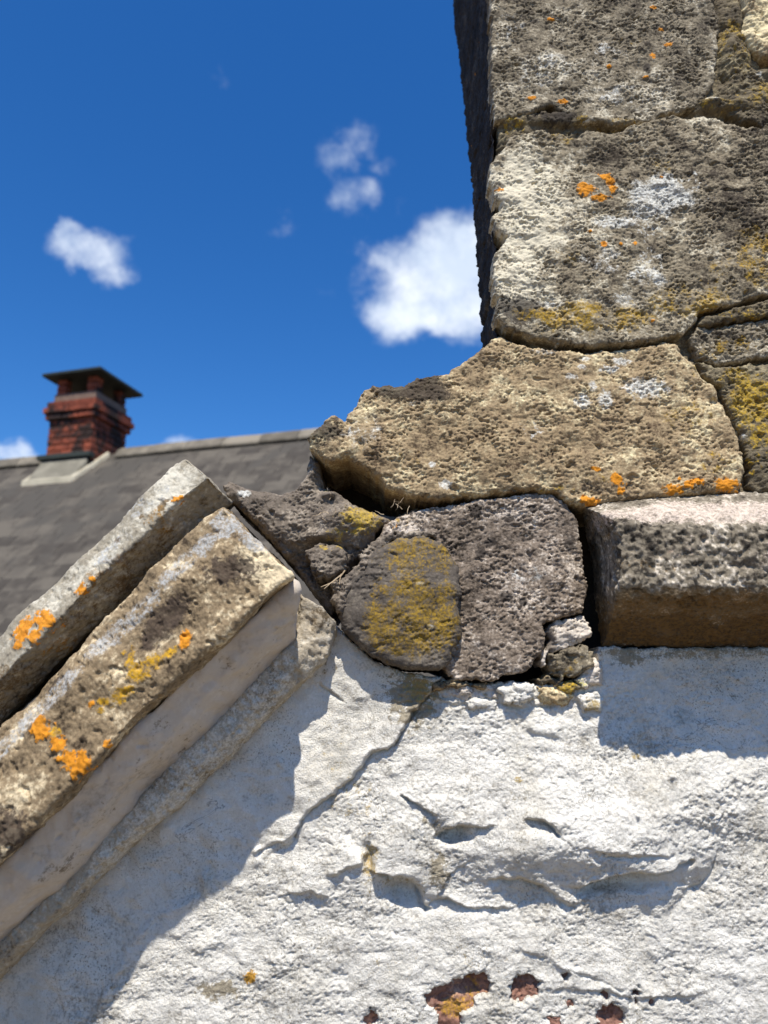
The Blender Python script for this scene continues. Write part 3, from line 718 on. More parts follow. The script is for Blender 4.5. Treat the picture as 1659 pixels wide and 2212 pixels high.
o = relief('stone', S3R, 0.021, grit(1.3, 1.3, 1.4, 81), 'mortar', stack, O1, seed=8, edge_r=0.005, edge_n=0.0021, depth=0.06, items=[
    (1630, 860, 70, 60, 'y', 0.32, .55), (1640, 920, 60, 60, 'y', 0.22, .6), (1600, 820, 90, 40, 'y', -0.02, .6), (1640, 1000, 50, 50, 'y', -0.15, .6), (1604, 940, 14, 10, 'w', 0, .5), (1590, 800, 100, 30, 'd', -.1, .5), (1640, 1010, 60, 60, 'd', -.05, .5)])
o['label'] = 'mustard lichen crusted stone at the side'
S4 = [(830, 1130), (888, 1103), (963, 1091), (1021, 1080), (1096, 1071), (1159, 1065), (1196, 1069), (1228, 1088), (1248, 1120), (1257, 1174), (1266, 1236), (1270, 1278), (1263, 1322), (1205, 1334), (1174, 1351), (1180, 1380), (1168, 1415), (1150, 1445),
      (1105, 1458), (1055, 1469), (985, 1468), (960, 1450), (900, 1400), (820, 1300), (800, 1200)]
o = relief('stone', S4, 0.016, grit(1.3, 1.1, 0.8, 91), 'brown', stack, O1, seed=9, edge_r=0.0045, edge_n=0.0021, depth=0.08, items=[
    (1095, 1290, 18, 14, 'd', 0, .3), (1060, 1170, 14, 10, 'd', 0, .4), (1040, 1195, 14, 16, 'd', 0, .4), (1130, 1300, 10, 8, 'd', 0, .4), (1195, 1300, 9, 9, 'd', 0, .4), (1100, 1120, 14, 9, 'd'), (1030, 1100, 20, 14, 'd'), (1230, 1170, 14, 20, 'd', 0, .5), (1150, 1100, 12, 8, 'd'),
    (1140, 1240, 45, 22, 'w', -0.02, .55), (1160, 1160, 90, 60, 'w', -0.35, .55), (1180, 1290, 70, 60, 'w', -.3, .55), (1100, 1400, 120, 50, 'd', -0.12, .5), (960, 1120, 90, 25, 'd', -.1, .5), (850, 1135, 26, 12, 'o', -0.12, .5), (850, 1130, 50, 20, 'y', -.1, .5),
    (1000, 1250, 60, 130, 't', -0.15), (1190, 1200, 60, 100, 't', 0.2)])
o['label'] = 'grey brown squared block full of small pits'
S5 = [(917, 1152), (950, 1166), (969, 1182), (992, 1226), (999, 1278), (990, 1310), (1000, 1345), (1000, 1376), (978, 1405), (978, 1424), (950, 1448), (896, 1446), (842, 1437), (784, 1404), (742, 1364), (731, 1332), (742, 1278), (763, 1232), (805, 1187), (863, 1157)]
def bole_h(x, z, d):
    return grit(0.7, 0.35, 0.7, 101)(x, z, d) + 0.006 * sstep(0, 0.05, d)
o = relief('stone', S5, 0.029, bole_h, 'bole', stack, O1, seed=10, edge_n=0.0012, edge_r=0.008, depth=0.08, items=[
    (890, 1200, 120, 60, 'y', -0.02, .5), (900, 1330, 100, 100, 'y', 0.3, .55), (830, 1350, 50, 110, 'y', 0.15, .55), (900, 1200, 110, 60, 'y', 0.15, .5), (940, 1370, 60, 60, 'y', 0.1, .5), (830, 1270, 50, 60, 'y', -.25, .5), (905, 1262, 10, 5, 'w', 0, .4), (930, 1355, 9, 6, 'w', 0, .4), (915, 1385, 60, 60, 'w', -.5, .6),
    (780, 1240, 60, 90, 'd', -.1, .5), (960, 1330, 30, 60, 'd', -0.05, .4)])
o['label'] = 'rounded dark stone coated in mustard lichen'
# broken plaster and chips below the pitted block
for pts, q, mt, sd_, lab, it in (
        ([(1205, 1338), (1258, 1326), (1275, 1345), (1278, 1375), (1250, 1392), (1215, 1400), (1192, 1412), (1176, 1440), (1168, 1415), (1184, 1380), (1178, 1352)], 0.012, 'plaster', 121, 'crumbled pinkish plaster lump', [(1250, 1385, 30, 20, 'd', -.1, .5), (1190, 1380, 12, 40, 'd', 0, .5)]),
        ([(1190, 1416), (1222, 1402), (1262, 1394), (1280, 1410), (1280, 1440), (1252, 1462), (1220, 1468), (1196, 1452)], 0.016, 'grey', 131, None, [(1240, 1440, 60, 40, 'y', -.25, .5)]),
        ([(1262, 1440), (1290, 1420), (1306, 1445), (1308, 1482), (1270, 1486), (1248, 1470)], 0.011, 'plaster', 141, None, [(1255, 1475, 20, 14, 'y', 0.1, .5)]),
        ([(1075, 1488), (1110, 1470), (1158, 1476), (1160, 1508), (1130, 1524), (1090, 1520)], 0.011, 'white', 151, 'flake of white limewash', []),
        ([(950, 1492), (1010, 1476), (1072, 1480), (1076, 1508), (1010, 1512), (960, 1510)], 0.006, 'plaster', 161, None, [(1010, 1490, 50, 14, 'd', 0.05, .5)]),
        ([(1160, 1484), (1215, 1486), (1240, 1500), (1228, 1522), (1165, 1520)], 0.005, 'buff', 171, None, []),
        ([(1205, 1478), (1240, 1466), (1252, 1482), (1236, 1502), (1208, 1500)], 0.012, 'mortar', 181, None, [(1228, 1484, 26, 20, 'y', 0.3, .4)]),
        ([(930, 1480), (990, 1468), (1050, 1478), (1048, 1488), (985, 1484), (936, 1492)], 0.010, 'buff', 201, None, [(990, 1480, 60, 10, 'd', 0.1, .5)]),
        ([(1000, 1512), (1040, 1504), (1076, 1512), (1070, 1532), (1020, 1534)], 0.009, 'white', 211, None, []),
        ([(1160, 1466), (1190, 1456), (1216, 1470), (1210, 1480), (1170, 1482)], 0.009, 'buff', 221, None, [(1190, 1470, 30, 10, 'd', 0, .5)]),
        ([(1250, 1504), (1290, 1492), (1312, 1510), (1300, 1540), (1262, 1540)], 0.010, 'white', 191, None, [(1278, 1524, 20, 14, 'y', 0.0, .5)])):
    o = relief('stone_chip', pts, q, grit(1.0, 1.0, 1.8, sd_), mt, stack, O1, seed=sd_, edge_r=0.006, edge_n=0.003, depth=0.04, items=it)
    if lab: o['label'] = lab
# mortar between the blocks
def mortar_h(x, z, d):
    h = grit(1.3, 1.3, 1.6, 201)(x, z, d)
    for px, py, rx, ry, a in ((1250, 268, 190, 22, .008), (1578, 100, 34, 150, .010), (1560, 245, 90, 18, .010), (1180, 244, 26, 9, -.008)):
        c = at(px, py, 0.006); s = W / F
        h = h + a * np.exp(-(((x - c[0]) / (rx * s)) ** 4 + ((z - c[2]) / (ry * s)) ** 4))
    return h
MOR = [(1074, -260), (1074, 240), (1072, 300), (1085, 440), (1100, 600), (1096, 715), (1140, 745), (1200, 800), (1230, 1000), (1238, 1098), (1258, 1104), (1640, 1068), (1900, 1060), (1900, -260)]
relief('mortar', MOR, 0.011, mortar_h, 'mortar', stack, O1, res=0.0011, seed=12, edge_r=0.006, depth=0.05, items=[
    (1578, 130, 60, 130, 'y', -0.08, .6), (1570, 235, 110, 40, 'y', -0.15, .6), (1530, 225, 26, 16, 'w', 0.05, .5), (1300, 272, 120, 22, 'y', -0.15, .6), (1110, 280, 40, 30, 'y', -0.05, .5), (1200, 262, 60, 20, 'd', 0, .5), (1300, 262, 14, 6, 'o', -0.05, .5)])
# crumbling mortar heap between coping ends and the buff stone
LUMP = [(478, 1044), (492, 1034), (512, 1044), (535, 1054), (570, 1055), (604, 1062), (640, 1050), (660, 1026), (668, 980), (688, 992), (696, 1048), (716, 1056), (740, 1072), (766, 1092), (800, 1102), (870, 1095), (905, 1090), (890, 1110), (835, 1132), (812, 1150), (805, 1185), (770, 1220), (745, 1262), (735, 1300), (715, 1330),
        (690, 1300), (640, 1230), (560, 1140), (490, 1072)]
def lump_h(x, z, d):
    h = grit(1.3, 1.0, 2.0, 211)(x, z, d)
    for px, py, rx, ry, a in ((600, 1110, 90, 50, .006), (735, 1130, 80, 55, .020), (700, 1210, 45, 45, -.022), (745, 1255, 20, 60, .012), (860, 1100, 60, 16, -.02), (650, 1160, 30, 60, -.004), (690, 1165, 40, 14, .012), (720, 1070, 26, 12, .012)):
        c = at(px, py, 0.01); s = W / F
        h = h + a * np.exp(-(((x - c[0]) / (rx * s)) ** 2 + ((z - c[2]) / (ry * s)) ** 2))
    return h
o = relief('mortar', LUMP, 0.008, lump_h, 'lump', stack, O1, seed=13, edge_r=0.012, depth=0.10, items=[
    (782, 1125, 40, 32, 'y', 0, .5), (730, 1160, 40, 24, 'y', -0.05, .55), (718, 1057, 20, 9, 'y', 0.1, .5), (560, 1090, 80, 40, 'd', -.15, .5), (700, 1090, 50, 24, 'd', -.1, .5), (750, 1250, 40, 60, 'd', 0, .5), (528, 1066, 18, 8, 'w', 0, .4)])
o['label'] = 'crumbling mortar heap with pale yellow lichen'
relief('stone_chip', [(662, 1188), (690, 1170), (730, 1176), (748, 1196), (742, 1230), (716, 1246), (690, 1252), (668, 1228)], 0.030, grit(1.2, 1.0, 2.0, 221), 'lump', stack, O1, seed=22, edge_r=0.006, edge_n=0.003, depth=0.05, items=[(715, 1180, 40, 16, 'y', -.1, .5), (700, 1225, 40, 40, 'd', .05, .4)])
relief('stone_chip', [(720, 1262), (742, 1240), (764, 1222), (772, 1196), (806, 1166), (850, 1148), (905, 1142), (940, 1152), (905, 1160), (850, 1172), (806, 1200), (775, 1240), (754, 1280), (742, 1330), (728, 1326), (716, 1296)], 0.028, grit(1.4, 1.2, 2.4, 231), 'lump', stack, O1, seed=23, edge_r=0.004, edge_n=0.004, depth=0.04, items=[(850, 1150, 40, 14, 'o', -.25, .6)])
# side of the stack, running back from the arris
def side_warp(v):                            # local relief (u = depth, z) turned to face left
    return v
top = at(1062, -260, 0.02); bot = at(1072, 760, 0.02)
def side_x(z): return np.interp(z, [at(1070, 720, .02)[2], at(1062, 400, .02)[2], at(1062, 0, .02)[2], at(1060, -260, .02)[2]], [at(1072, 720, .02)[0], at(1066, 400, .02)[0], at(1064, 0, .02)[0], at(1062, -260, .02)[0]])
def side_poly():
    out = []
    for px, py in ((985, -260), (980, 0), (1003, 200), (1022, 400), (1035, 550), (1047, 770), (1053, 870)):
        d = ray(px, py); xs = 0.11                # where the sight line meets the side plane
        for _ in range(8):
            t = xs / d[0]; xs = float(side_x(ZC + d[2] * t)) + 0.003
        out.append((-W + d[1] * t, ZC + d[2] * t))
    return out
far = side_poly()
res = 0.0013
zlo, zhi = far[-1][1], far[0][1]
nz_ = int((zhi - zlo) / res); ny_ = 300
zz = np.linspace(zlo, zhi, nz_)
yf = np.interp(zz, [p[1] for p in far][::-1], [p[0] for p in far][::-1])
tt = np.linspace(0, 1, ny_) ** 1.0
yf = np.maximum(yf, 0.05)
Y = -0.012 + (yf[:, None] + 0.012) * tt[None, :]
Z = np.repeat(zz[:, None], ny_, 1)
xb = side_x(zz)
Xb = np.repeat(xb[:, None], ny_, 1) + 0.001
hh = 0.003 * fbm2(Y * 25, Z * 40, 3, 301) + 0.0012 * fbm2(Y * 60, Z * 18, 3, 305) + 0.001 * fbm2(Y * 200, Z * 200, 2, 309)
crs = np.zeros_like(Z)
for zc_ in (at(1070, 262, .02)[2], at(1070, 120, .02)[2], at(1070, 420, .02)[2], at(1070, 590, .02)[2]):
    crs += np.exp(-((Z - zc_ - 0.004 * pn2(Y * 20, Z * 5, 311)) / 0.003) ** 2)
hh = hh - 0.006 * crs
p = np.stack([Xb - hh, Y, Z], 2).reshape(-1, 3)
idx = np.arange(nz_ * ny_).reshape(nz_, ny_)
quads = np.stack([idx[:-1, :-1].ravel(), idx[1:, :-1].ravel(), idx[1:, 1:].ravel(), idx[:-1, 1:].ravel()], 1)
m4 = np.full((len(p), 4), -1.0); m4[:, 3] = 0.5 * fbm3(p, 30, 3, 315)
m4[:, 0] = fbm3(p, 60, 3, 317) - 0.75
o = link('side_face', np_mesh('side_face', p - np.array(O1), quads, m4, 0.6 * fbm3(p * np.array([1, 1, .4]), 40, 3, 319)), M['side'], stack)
o['label'] = 'dark shaded return face of the stack'
# rubble core behind the faces
bm = bmesh.new()
def prism(pts, ya, yb):
    f = [at(x, y, 0) for x, y in pts]
    a = [bm.verts.new((c[0], ya, c[2])) for c in f]; b = [bm.verts.new((c[0], yb, c[2])) for c in f]
    n = len(a); bm.faces.new(a); bm.faces.new(b[::-1])
    for i in range(n): bm.faces.new([a[i], b[i], b[(i + 1) % n], a[(i + 1) % n]])
prism([(1090, -256), (1100, 700), (1110, 745), (1030, 800), (860, 860), (720, 935), (690, 990), (725, 1040), (790, 1075), (770, 1200), (780, 1380), (1000, 1470), (1290, 1480), (1900, 1470), (1900, -256)], 0.085, 0.12)
bmesh.ops.recalc_face_normals(bm, faces=bm.faces[:])
me = bpy.data.meshes.new('rubble_core'); bm.to_mesh(me); bm.free()
bare(me); link('rubble_core', me, M['core'], stack)
for v in me.vertices: v.co -= Vector(O1)

# ================================================================= LEDGE
OL = (0.35, 0.0, 1.85)
ledge = empty('stone_ledge', OL)
props(ledge, 'projecting rough sandstone ledge with pinkish sloping top casting a dark shadow on the white wall', 'ledge')
def ledge_disp(p):
    h = rough3(1.0, 0.7, 0.8, 401)(p)
    w = fbm3(p, 120, 2, 405)
    # coarse lumps on the front face
    fr = sstep(-0.050, -0.060, p[:, 1])
    return h + fr * (0.0036 * w + 0.0012 * fbm3(p, 230, 2, 407))
lt = [(1256, 1094, .012), (1300, 1082, .012), (1400, 1074, .012), (1659, 1062, .012), (1900, 1050, .012)]
relief_q = 0.05
body = loft('ledge_body', [
    [(1262, 1100, -.04), (1300, 1090, -.04), (1400, 1080, -.04), (1659, 1068, -.04), (1900, 1056, -.04)],
    lt,
    [(1296, 1108, .040), (1340, 1096, .040), (1440, 1092, .040), (1659, 1082, .040), (1900, 1070, .040)],
    [(1336, 1128, .080), (1380, 1126, .082), (1467, 1136, .084), (1560, 1134, .084), (1659, 1138, .084), (1900, 1140, .084)],
    [(1340, 1262, .082), (1400, 1268, .084), (1500, 1270, .084), (1659, 1274, .084), (1900, 1282, .084)],
    [(1322, 1330, .030), (1400, 1335, .032), (1659, 1342, .032), (1900, 1350, .032)],
    [(1300, 1402, -.004), (1400, 1398, -.004), (1659, 1402, -.004), (1900, 1406, -.004)],
    [(1298, 1402, -.04), (1400, 1398, -.04), (1659, 1402, -.04), (1900, 1406, -.04)]],
    'ledge', ledge, OL, ledge_disp, res=0.0010, rnd=4, cap_start=True, capn=60, q=0.07, seed=14, items=[
        (1560, 1112, 260, 30, 'w', 0.75, .5, 0, .05), (1440, 1118, 90, 22, 'w', 0.4, .5, 0, .06), (1380, 1082, 130, 12, 'd', 0.1, .4, 0, .02), (1500, 1200, 240, 60, 'd', -0.28, .6, 0, .07), (1480, 1210, 240, 50, 'y', -.3, .6, 0, .08), (1420, 1230, 50, 24, 'y', -.1, .5, 0, .07), (1560, 1180, 40, 24, 'y', -.15, .5, 0, .07), (1560, 1200, 200, 60, 'w', -.22, .6, 0, .07),
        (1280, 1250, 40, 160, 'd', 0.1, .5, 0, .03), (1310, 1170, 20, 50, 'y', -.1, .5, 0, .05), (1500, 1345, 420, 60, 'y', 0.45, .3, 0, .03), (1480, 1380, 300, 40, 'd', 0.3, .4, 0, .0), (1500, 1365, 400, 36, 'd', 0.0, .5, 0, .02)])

# ================================================================= WHITE WALL
OW = (0.0, 0.1, 1.4)
wall = empty('whitewashed_wall', OW)
props(wall, 'lumpy whitewashed wall below the stone stack with red stone showing through at its foot', 'wall')
WP = [(738, 1366), (784, 1410), (842, 1444), (930, 1462), (1000, 1474), (1160, 1478), (1288, 1470), (1294, 1398), (1900, 1398), (1900, 2420), (-240, 2420), (-240, 2180), (0, 1960), (300, 1660), (560, 1440), (690, 1320)]
RED = [[(918, 2150), (940, 2135), (985, 2120), (1010, 2105), (1045, 2104), (1064, 2125), (1058, 2150), (1030, 2160), (1020, 2180), (1000, 2195), (990, 2240), (950, 2240), (945, 2190), (920, 2175)],
       [(1102, 2130), (1120, 2108), (1150, 2106), (1168, 2122), (1160, 2148), (1135, 2166), (1105, 2160)],
       [(1292, 2200), (1305, 2178), (1328, 2168), (1350, 2190), (1352, 2205), (1320, 2240), (1296, 2230)],
       [(788, 2196), (800, 2184), (818, 2190), (815, 2215), (792, 2222)],
       [(1225, 2164), (1240, 2160), (1242, 2172), (1230, 2178)],
       [(1305, 2140), (1318, 2146), (1312, 2160), (1300, 2152)],
       [(1365, 2146), (1378, 2134), (1390, 2142), (1378, 2150)],
       [(1215, 2108), (1226, 2106), (1226, 2120), (1216, 2122)],
       [(1188, 2200), (1210, 2198), (1208, 2220), (1190, 2222)], [(1362, 2158), (1382, 2162), (1376, 2170), (1364, 2168)], [(1410, 2162), (1420, 2160), (1418, 2174), (1408, 2172)]]
def lip(x, z, pts, H, L, q=0.0, side=1, soft=0.0012, taper=True):
    """A hanging lip along a line: the surface above it stands H proud and falls back upward over L."""
    P = np.array(wallpoly(pts, q)); out = np.zeros_like(x)
    best = np.full(x.shape, 9.0); sgn = np.zeros(x.shape); par = np.zeros(x.shape)
    seg = np.linalg.norm(np.diff(P, axis=0), axis=1); cum = np.concatenate([[0], np.cumsum(seg)])
    for i in range(len(P) - 1):
        a, b = P[i], P[i + 1]; e = b - a; l2 = (e ** 2).sum()
        t = np.clip(((x - a[0]) * e[0] + (z - a[1]) * e[1]) / l2, 0, 1)
        dx, dz = x - a[0] - e[0] * t, z - a[1] - e[1] * t
        d = np.hypot(dx, dz); m = d < best
        best = np.where(m, d, best)
        sgn = np.where(m, (e[0] * (z - a[1]) - e[1] * (x - a[0])) * side / math.sqrt(l2), sgn)
        par = np.where(m, (cum[i] + t * seg[i]) / cum[-1], par)
    w = sstep(-soft, soft, sgn + 0.0008 * pn2(x * 200, z * 200, 5))
    tap = np.clip(np.sin(np.pi * np.clip(par, 0.0, 1.0)) * 1.6, 0, 1) if taper else 1.0
    endf = np.exp(-(np.maximum(0, best - np.abs(sgn)) / 0.01) ** 2)
    return H * w * np.exp(-np.maximum(best, 0) / L) * tap * endf
CRK = [(955, 1462), (930, 1490), (902, 1530), (868, 1572), (850, 1606), (815, 1625), (780, 1662), (720, 1716), (655, 1762), (633, 1806)]
def groove(x, z, pts, depth, width):
    P = np.array(wallpoly(pts, 0)); best = np.full(x.shape, 9.0)
    for a, b in zip(P[:-1], P[1:]):
        e = b - a; t = np.clip(((x - a[0]) * e[0] + (z - a[1]) * e[1]) / (e ** 2).sum(), 0, 1)
        best = np.minimum(best, np.hypot(x - a[0] - e[0] * t, z - a[1] - e[1] * t))
    return -depth * np.exp(-(best / width) ** 2) * (0.55 + 0.7 * np.clip(pn2(x * 60, z * 60, 581) + 0.4, 0, 1))
def wall_h(x, z, d):
    s = W / F
    def g(px, py, rx, ry, a, rot=0.0, pw=2):
        c = at(px, py, 0); dx, dz = x - c[0], z - c[2]; r = R(rot)
        u = dx * math.cos(r) + dz * math.sin(r); v = -dx * math.sin(r) + dz * math.cos(r)
        return a * np.exp(-((np.abs(u) / (rx * s)) ** pw + (np.abs(v) / (ry * s)) ** pw))
    x0_, z0_ = x, z
    x = x + 0.0032 * pn2(x0_ * 34, z0_ * 34, 571) + 0.0016 * fbm2(x0_ * 110, z0_ * 110, 2, 573)
    z = z + 0.0032 * pn2(x0_ * 34, z0_ * 34, 575) + 0.0016 * fbm2(x0_ * 110, z0_ * 110, 2, 577)
    h = 0.0035 * fbm2(x * 14, z * 14, 3, 501) + 0.0016 * fbm2(x * 50, z * 70, 2, 505)
    # how far right of the crack line: rough coat against smooth render
    PX = np.array(wallpoly(CRK, 0)); zz = np.clip(z, PX[:, 1].min(), PX[:, 1].max())
    o_ = np.argsort(PX[:, 1]); xc = np.interp(z, PX[o_, 1], PX[o_, 0])
    lowx = at(633, 1806, 0); slope = np.where(z < lowx[2], (lowx[2] - z) * 1.25, 0)
    rgh = sstep(-0.004, 0.004, x - xc + slope)
    rgh = np.maximum(rgh, 0.12)
    rgh0 = rgh
    rgh = rgh * (0.35 + 0.8 * sstep(-0.4, 0.45, fbm2(x * 15, z * 24, 3, 551)))
    tr_ = fbm2(x * 17, z * 34, 3, 561) * 4.0; fl = np.floor(tr_)
    f1, rid = worley2(x * 210, z * 210, 511)
    f2, rid2 = worley2(x * 120 + 3, z * 120, 515)
    pop = np.clip(1 - f1 * 1.25, 0, 1) ** 1.0 * (0.4 + 0.9 * rid)
    pop2 = np.clip(1 - f2 * 1.3, 0, 1) * (rid2 > 0.6)
    rr = g(1480, 1700, 230, 110, 1.0, -18) + g(1620, 1900, 130, 260, 0.5) + g(1200, 1660, 330, 110, 0.35) + 0.30
    h = h + rgh * (0.0011 * pop * rr + 0.0006 * pop2 * rr + 0.0006 * fbm2(x * 260, z * 360, 2, 519, 0.8) - 0.0012 * sstep(0.3, 0.7, pn2(x * 330, z * 400, 527)) + 0.0004 * fbm2(x * 90, z * 120, 2, 529))
    h = h + rgh0 * (0.00032 * fbm2(x0_ * 330, z0_ * 420, 2, 583, 0.8) - 0.0010 * sstep(0.30, 0.62, pn2(x0_ * 300, z0_ * 360, 587)) * sstep(-0.5, 0.4, pn2(x0_ * 22, z0_ * 22, 589)))
    h = h + rgh0 * 0.0002 * (fl + sstep(0.0, 0.10, tr_ - fl))
    h = h + (1 - rgh0) * 0.00022 * fbm2(x * 40 + z * 40, (x - z) * 260, 2, 523)
    h = h + 0.0035 * (1 - rgh0) * sstep(-0.05, 0.005, z - lowx[2])
    h = h - lip(x, z, CRK, 0.0032, 0.004, 0, side=-1, taper=False) * 0 + lip(x, z, CRK, 0.0040, 0.03, 0, side=-1, soft=.0005, taper=False)
    # swelling of the stones under the wash
    h = h + g(1250, 1700, 330, 95, .008, 4) + g(1330, 1800, 220, 85, .019, 10) + g(1120, 1830, 140, 55, .010, 6) + g(1050, 1930, 150, 40, -.004) + g(850, 1820, 130, 70, .008, 20)
    h = h + lip(x, z, [(1232, 1914), (1262, 1904), (1290, 1894), (1335, 1884), (1380, 1879), (1430, 1869), (1486, 1852)], .011, .032)
    h = h + lip(x, z, [(1395, 1985), (1414, 1975), (1452, 1952), (1500, 1908), (1534, 1848), (1540, 1800)], .005, .030, soft=.006)
    h = h + lip(x, z, [(1030, 1905), (1054, 1899), (1120, 1892), (1180, 1917), (1212, 1942), (1280, 1938)], .006, .022, soft=.003)
    h = h + lip(x, z, [(790, 1872), (829, 1884), (880, 1896), (904, 1919), (925, 1960), (940, 1962)], .009, .020)
    h = h + lip(x, z, [(700, 1888), (730, 1880), (785, 1862), (800, 1836)], .007, .02, soft=.003)
    h = h + lip(x, z, [(1120, 1762), (1140, 1766), (1172, 1772), (1196, 1800)], .006, .014)
    h = h + lip(x, z, [(865, 1712), (900, 1728), (935, 1752), (950, 1776)], .006, .014)
    h = h + lip(x, z, [(945, 1800), (975, 1782), (1020, 1772), (1075, 1782)], .008, .02, soft=.002)
    h = h + lip(x, z, [(1240, 1820), (1300, 1826), (1380, 1840), (1440, 1838)], .004, .012, soft=.002)
    h = h + lip(x, z, [(905, 1955), (960, 1935), (1000, 1952), (1060, 1962), (1120, 1955)], .005, .014, soft=.002)
    h = h + lip(x, z, [(1100, 2035), (1160, 2060), (1220, 2090), (1260, 2110)], .003, .01, soft=.002)
    h = h + lip(x, z, [(1130, 1572), (1160, 1580), (1215, 1592)], .005, .012, soft=.003)
    h = h + lip(x, z, [(620, 1930), (680, 1925), (720, 1938)], .004, .012, soft=.002)
    h = h + lip(x, z, [(1140, 2140), (1250, 2130), (1400, 2150), (1560, 2140)], .003, .012, soft=.002)
    h = h + lip(x, z, [(690, 1476), (705, 1490), (745, 1512)], .0025, .006)
    h = h + g(988, 1795, 30, 14, -.013, 15, 4) + g(872, 1924, 46, 17, -.016, -12) + g(800, 1850, 10, 30, -.010, 0) + g(1335, 1905, 80, 13, -.012, 8, 4) + g(1165, 1784, 30, 8, -.004, -10) + g(1480, 1915, 40, 30, -.006, 30)
    for pts, dp, wd in ((CRK, .0050, .0014), ([(1262, 1910), (1290, 1898), (1335, 1888), (1380, 1883), (1430, 1873), (1480, 1858)], .008, .0022),
                        ([(829, 1888), (880, 1900), (904, 1922), (925, 1964)], .008, .0025), ([(1130, 1768), (1172, 1776), (1196, 1802)], .006, .0016), ([(870, 1716), (905, 1734), (938, 1758)], .004, .0014),
                        ([(1060, 1903), (1120, 1898), (1180, 1922), (1215, 1946)], .004, .002), ([(633, 1806), (600, 1822), (562, 1842)], .003, .0014), ([(692, 1478), (708, 1494), (745, 1514)], .003, .0010),
                        ([(1290, 1836), (1360, 1842), (1440, 1838)], .0025, .0012), ([(1230, 2092), (1290, 2120), (1340, 2135)], .002, .001), ([(945, 1803), (972, 1785), (1015, 1776)], .006, .002),
                        ([(1500, 1925), (1530, 1880), (1545, 1830)], .002, .0012), ([(930, 1940), (975, 1945), (1010, 1960)], .004, .0016), ([(1050, 1520), (1130, 1530), (1190, 1524)], .003, .0014)):
        h = h + groove(x, z, pts, dp, wd)
    # drips and ridges on the shaded render
    for px, py, rx, ry, a, r_ in ((443, 1905, 10, 22, .006, 10), (560, 1838, 10, 5, .004, 20), (600, 1815, 16, 6, .004, 15), (315, 2005, 26, 8, .003, 50), (262, 2095, 12, 46, .004, -28), (230, 2150, 10, 20, .004, -20), (610, 1640, 7, 10, .003, 0), (400, 1950, 40, 8, .003, 25), (1437, 1670, 7, 7, .005, 0), (1355, 1748, 6, 6, .004, 0), (200, 2040, 30, 60, .003, -30)):
        h = h + g(px, py, rx, ry, a, r_)
    # ragged top where the coat has flaked
    tr = g(1000, 1500, 90, 30, 1, 0) + g(1230, 1500, 80, 30, 1, 0) + g(890, 1500, 40, 40, 1)
    h = h + tr * 0.004 * fbm2(x * 60, z * 160, 3, 531)
    return h
def wall_tone(x, z, h):
    return 0.35 * fbm2(x * 9, z * 9, 3, 541)
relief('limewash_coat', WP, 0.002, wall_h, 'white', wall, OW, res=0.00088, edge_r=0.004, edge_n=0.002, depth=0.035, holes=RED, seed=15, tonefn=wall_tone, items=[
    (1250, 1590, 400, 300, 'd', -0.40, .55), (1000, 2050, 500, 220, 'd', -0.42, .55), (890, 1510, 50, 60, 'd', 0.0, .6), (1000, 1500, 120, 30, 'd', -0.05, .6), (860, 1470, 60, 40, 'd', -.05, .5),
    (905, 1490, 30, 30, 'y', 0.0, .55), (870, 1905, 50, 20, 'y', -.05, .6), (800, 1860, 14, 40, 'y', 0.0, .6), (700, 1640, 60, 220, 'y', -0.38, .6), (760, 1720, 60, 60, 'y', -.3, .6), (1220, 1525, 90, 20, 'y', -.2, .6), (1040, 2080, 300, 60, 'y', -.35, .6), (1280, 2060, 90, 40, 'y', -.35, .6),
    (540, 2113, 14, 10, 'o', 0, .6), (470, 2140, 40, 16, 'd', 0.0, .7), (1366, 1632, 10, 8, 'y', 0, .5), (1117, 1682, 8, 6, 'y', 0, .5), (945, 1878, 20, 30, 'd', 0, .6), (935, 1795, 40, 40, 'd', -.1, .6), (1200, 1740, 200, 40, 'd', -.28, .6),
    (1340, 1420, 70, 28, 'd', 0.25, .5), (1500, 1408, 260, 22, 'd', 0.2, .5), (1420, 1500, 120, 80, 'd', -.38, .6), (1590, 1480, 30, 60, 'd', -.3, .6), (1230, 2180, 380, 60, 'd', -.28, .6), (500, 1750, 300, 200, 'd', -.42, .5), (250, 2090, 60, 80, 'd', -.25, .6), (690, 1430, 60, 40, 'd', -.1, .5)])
for i, r in enumerate(RED):
    c = np.mean(r, axis=0); big = [(c[0] + (x - c[0]) * 1.25 + (6 if x > c[0] else -6), c[1] + (y - c[1]) * 1.25 + (6 if y > c[1] else -6)) for x, y in r]
    o = relief('exposed_stone', big, -0.003, grit(1.2, 0.8, 2.2, 551 + i), 'red', wall, OW, seed=30 + i, edge_r=0.003, depth=0.02,
               items=[(1030, 2130, 40, 30, 'y', -.02, .5), (990, 2180, 40, 20, 'y', 0.0, .5)] if i == 0 else [])
# body of the wall behind and below the coat, gable shape under the coping
bm = bmesh.new()
prism([(-240, 2416), (-240, 2210), (0, 1990), (300, 1690), (560, 1460), (690, 1340), (760, 1400), (930, 1490), (1290, 1490), (1300, 1410), (1896, 1410), (1896, 2416)], 0.030, 0.33)
zz0 = at(0, 2416, 0)[2]
x0, x1 = at(-240, 2416, 0)[0], at(1896, 2416, 0)[0]
box(bm, x0 - 0.4, x1 + 1.5, 0.004, 0.33, -0.02, zz0 + 0.001)
box(bm, x1 - 0.002, x1 + 1.5, 0.0045, 0.331, zz0 + 0.002, at(0, 1400, 0)[2])
bmesh.ops.recalc_face_normals(bm, faces=bm.faces[:])
me = bpy.data.meshes.new('wall_body'); bm.to_mesh(me); bm.free()
for v in me.vertices: v.co -= Vector(OW)
bare(me); link('wall_body', me, M['white'], wall)

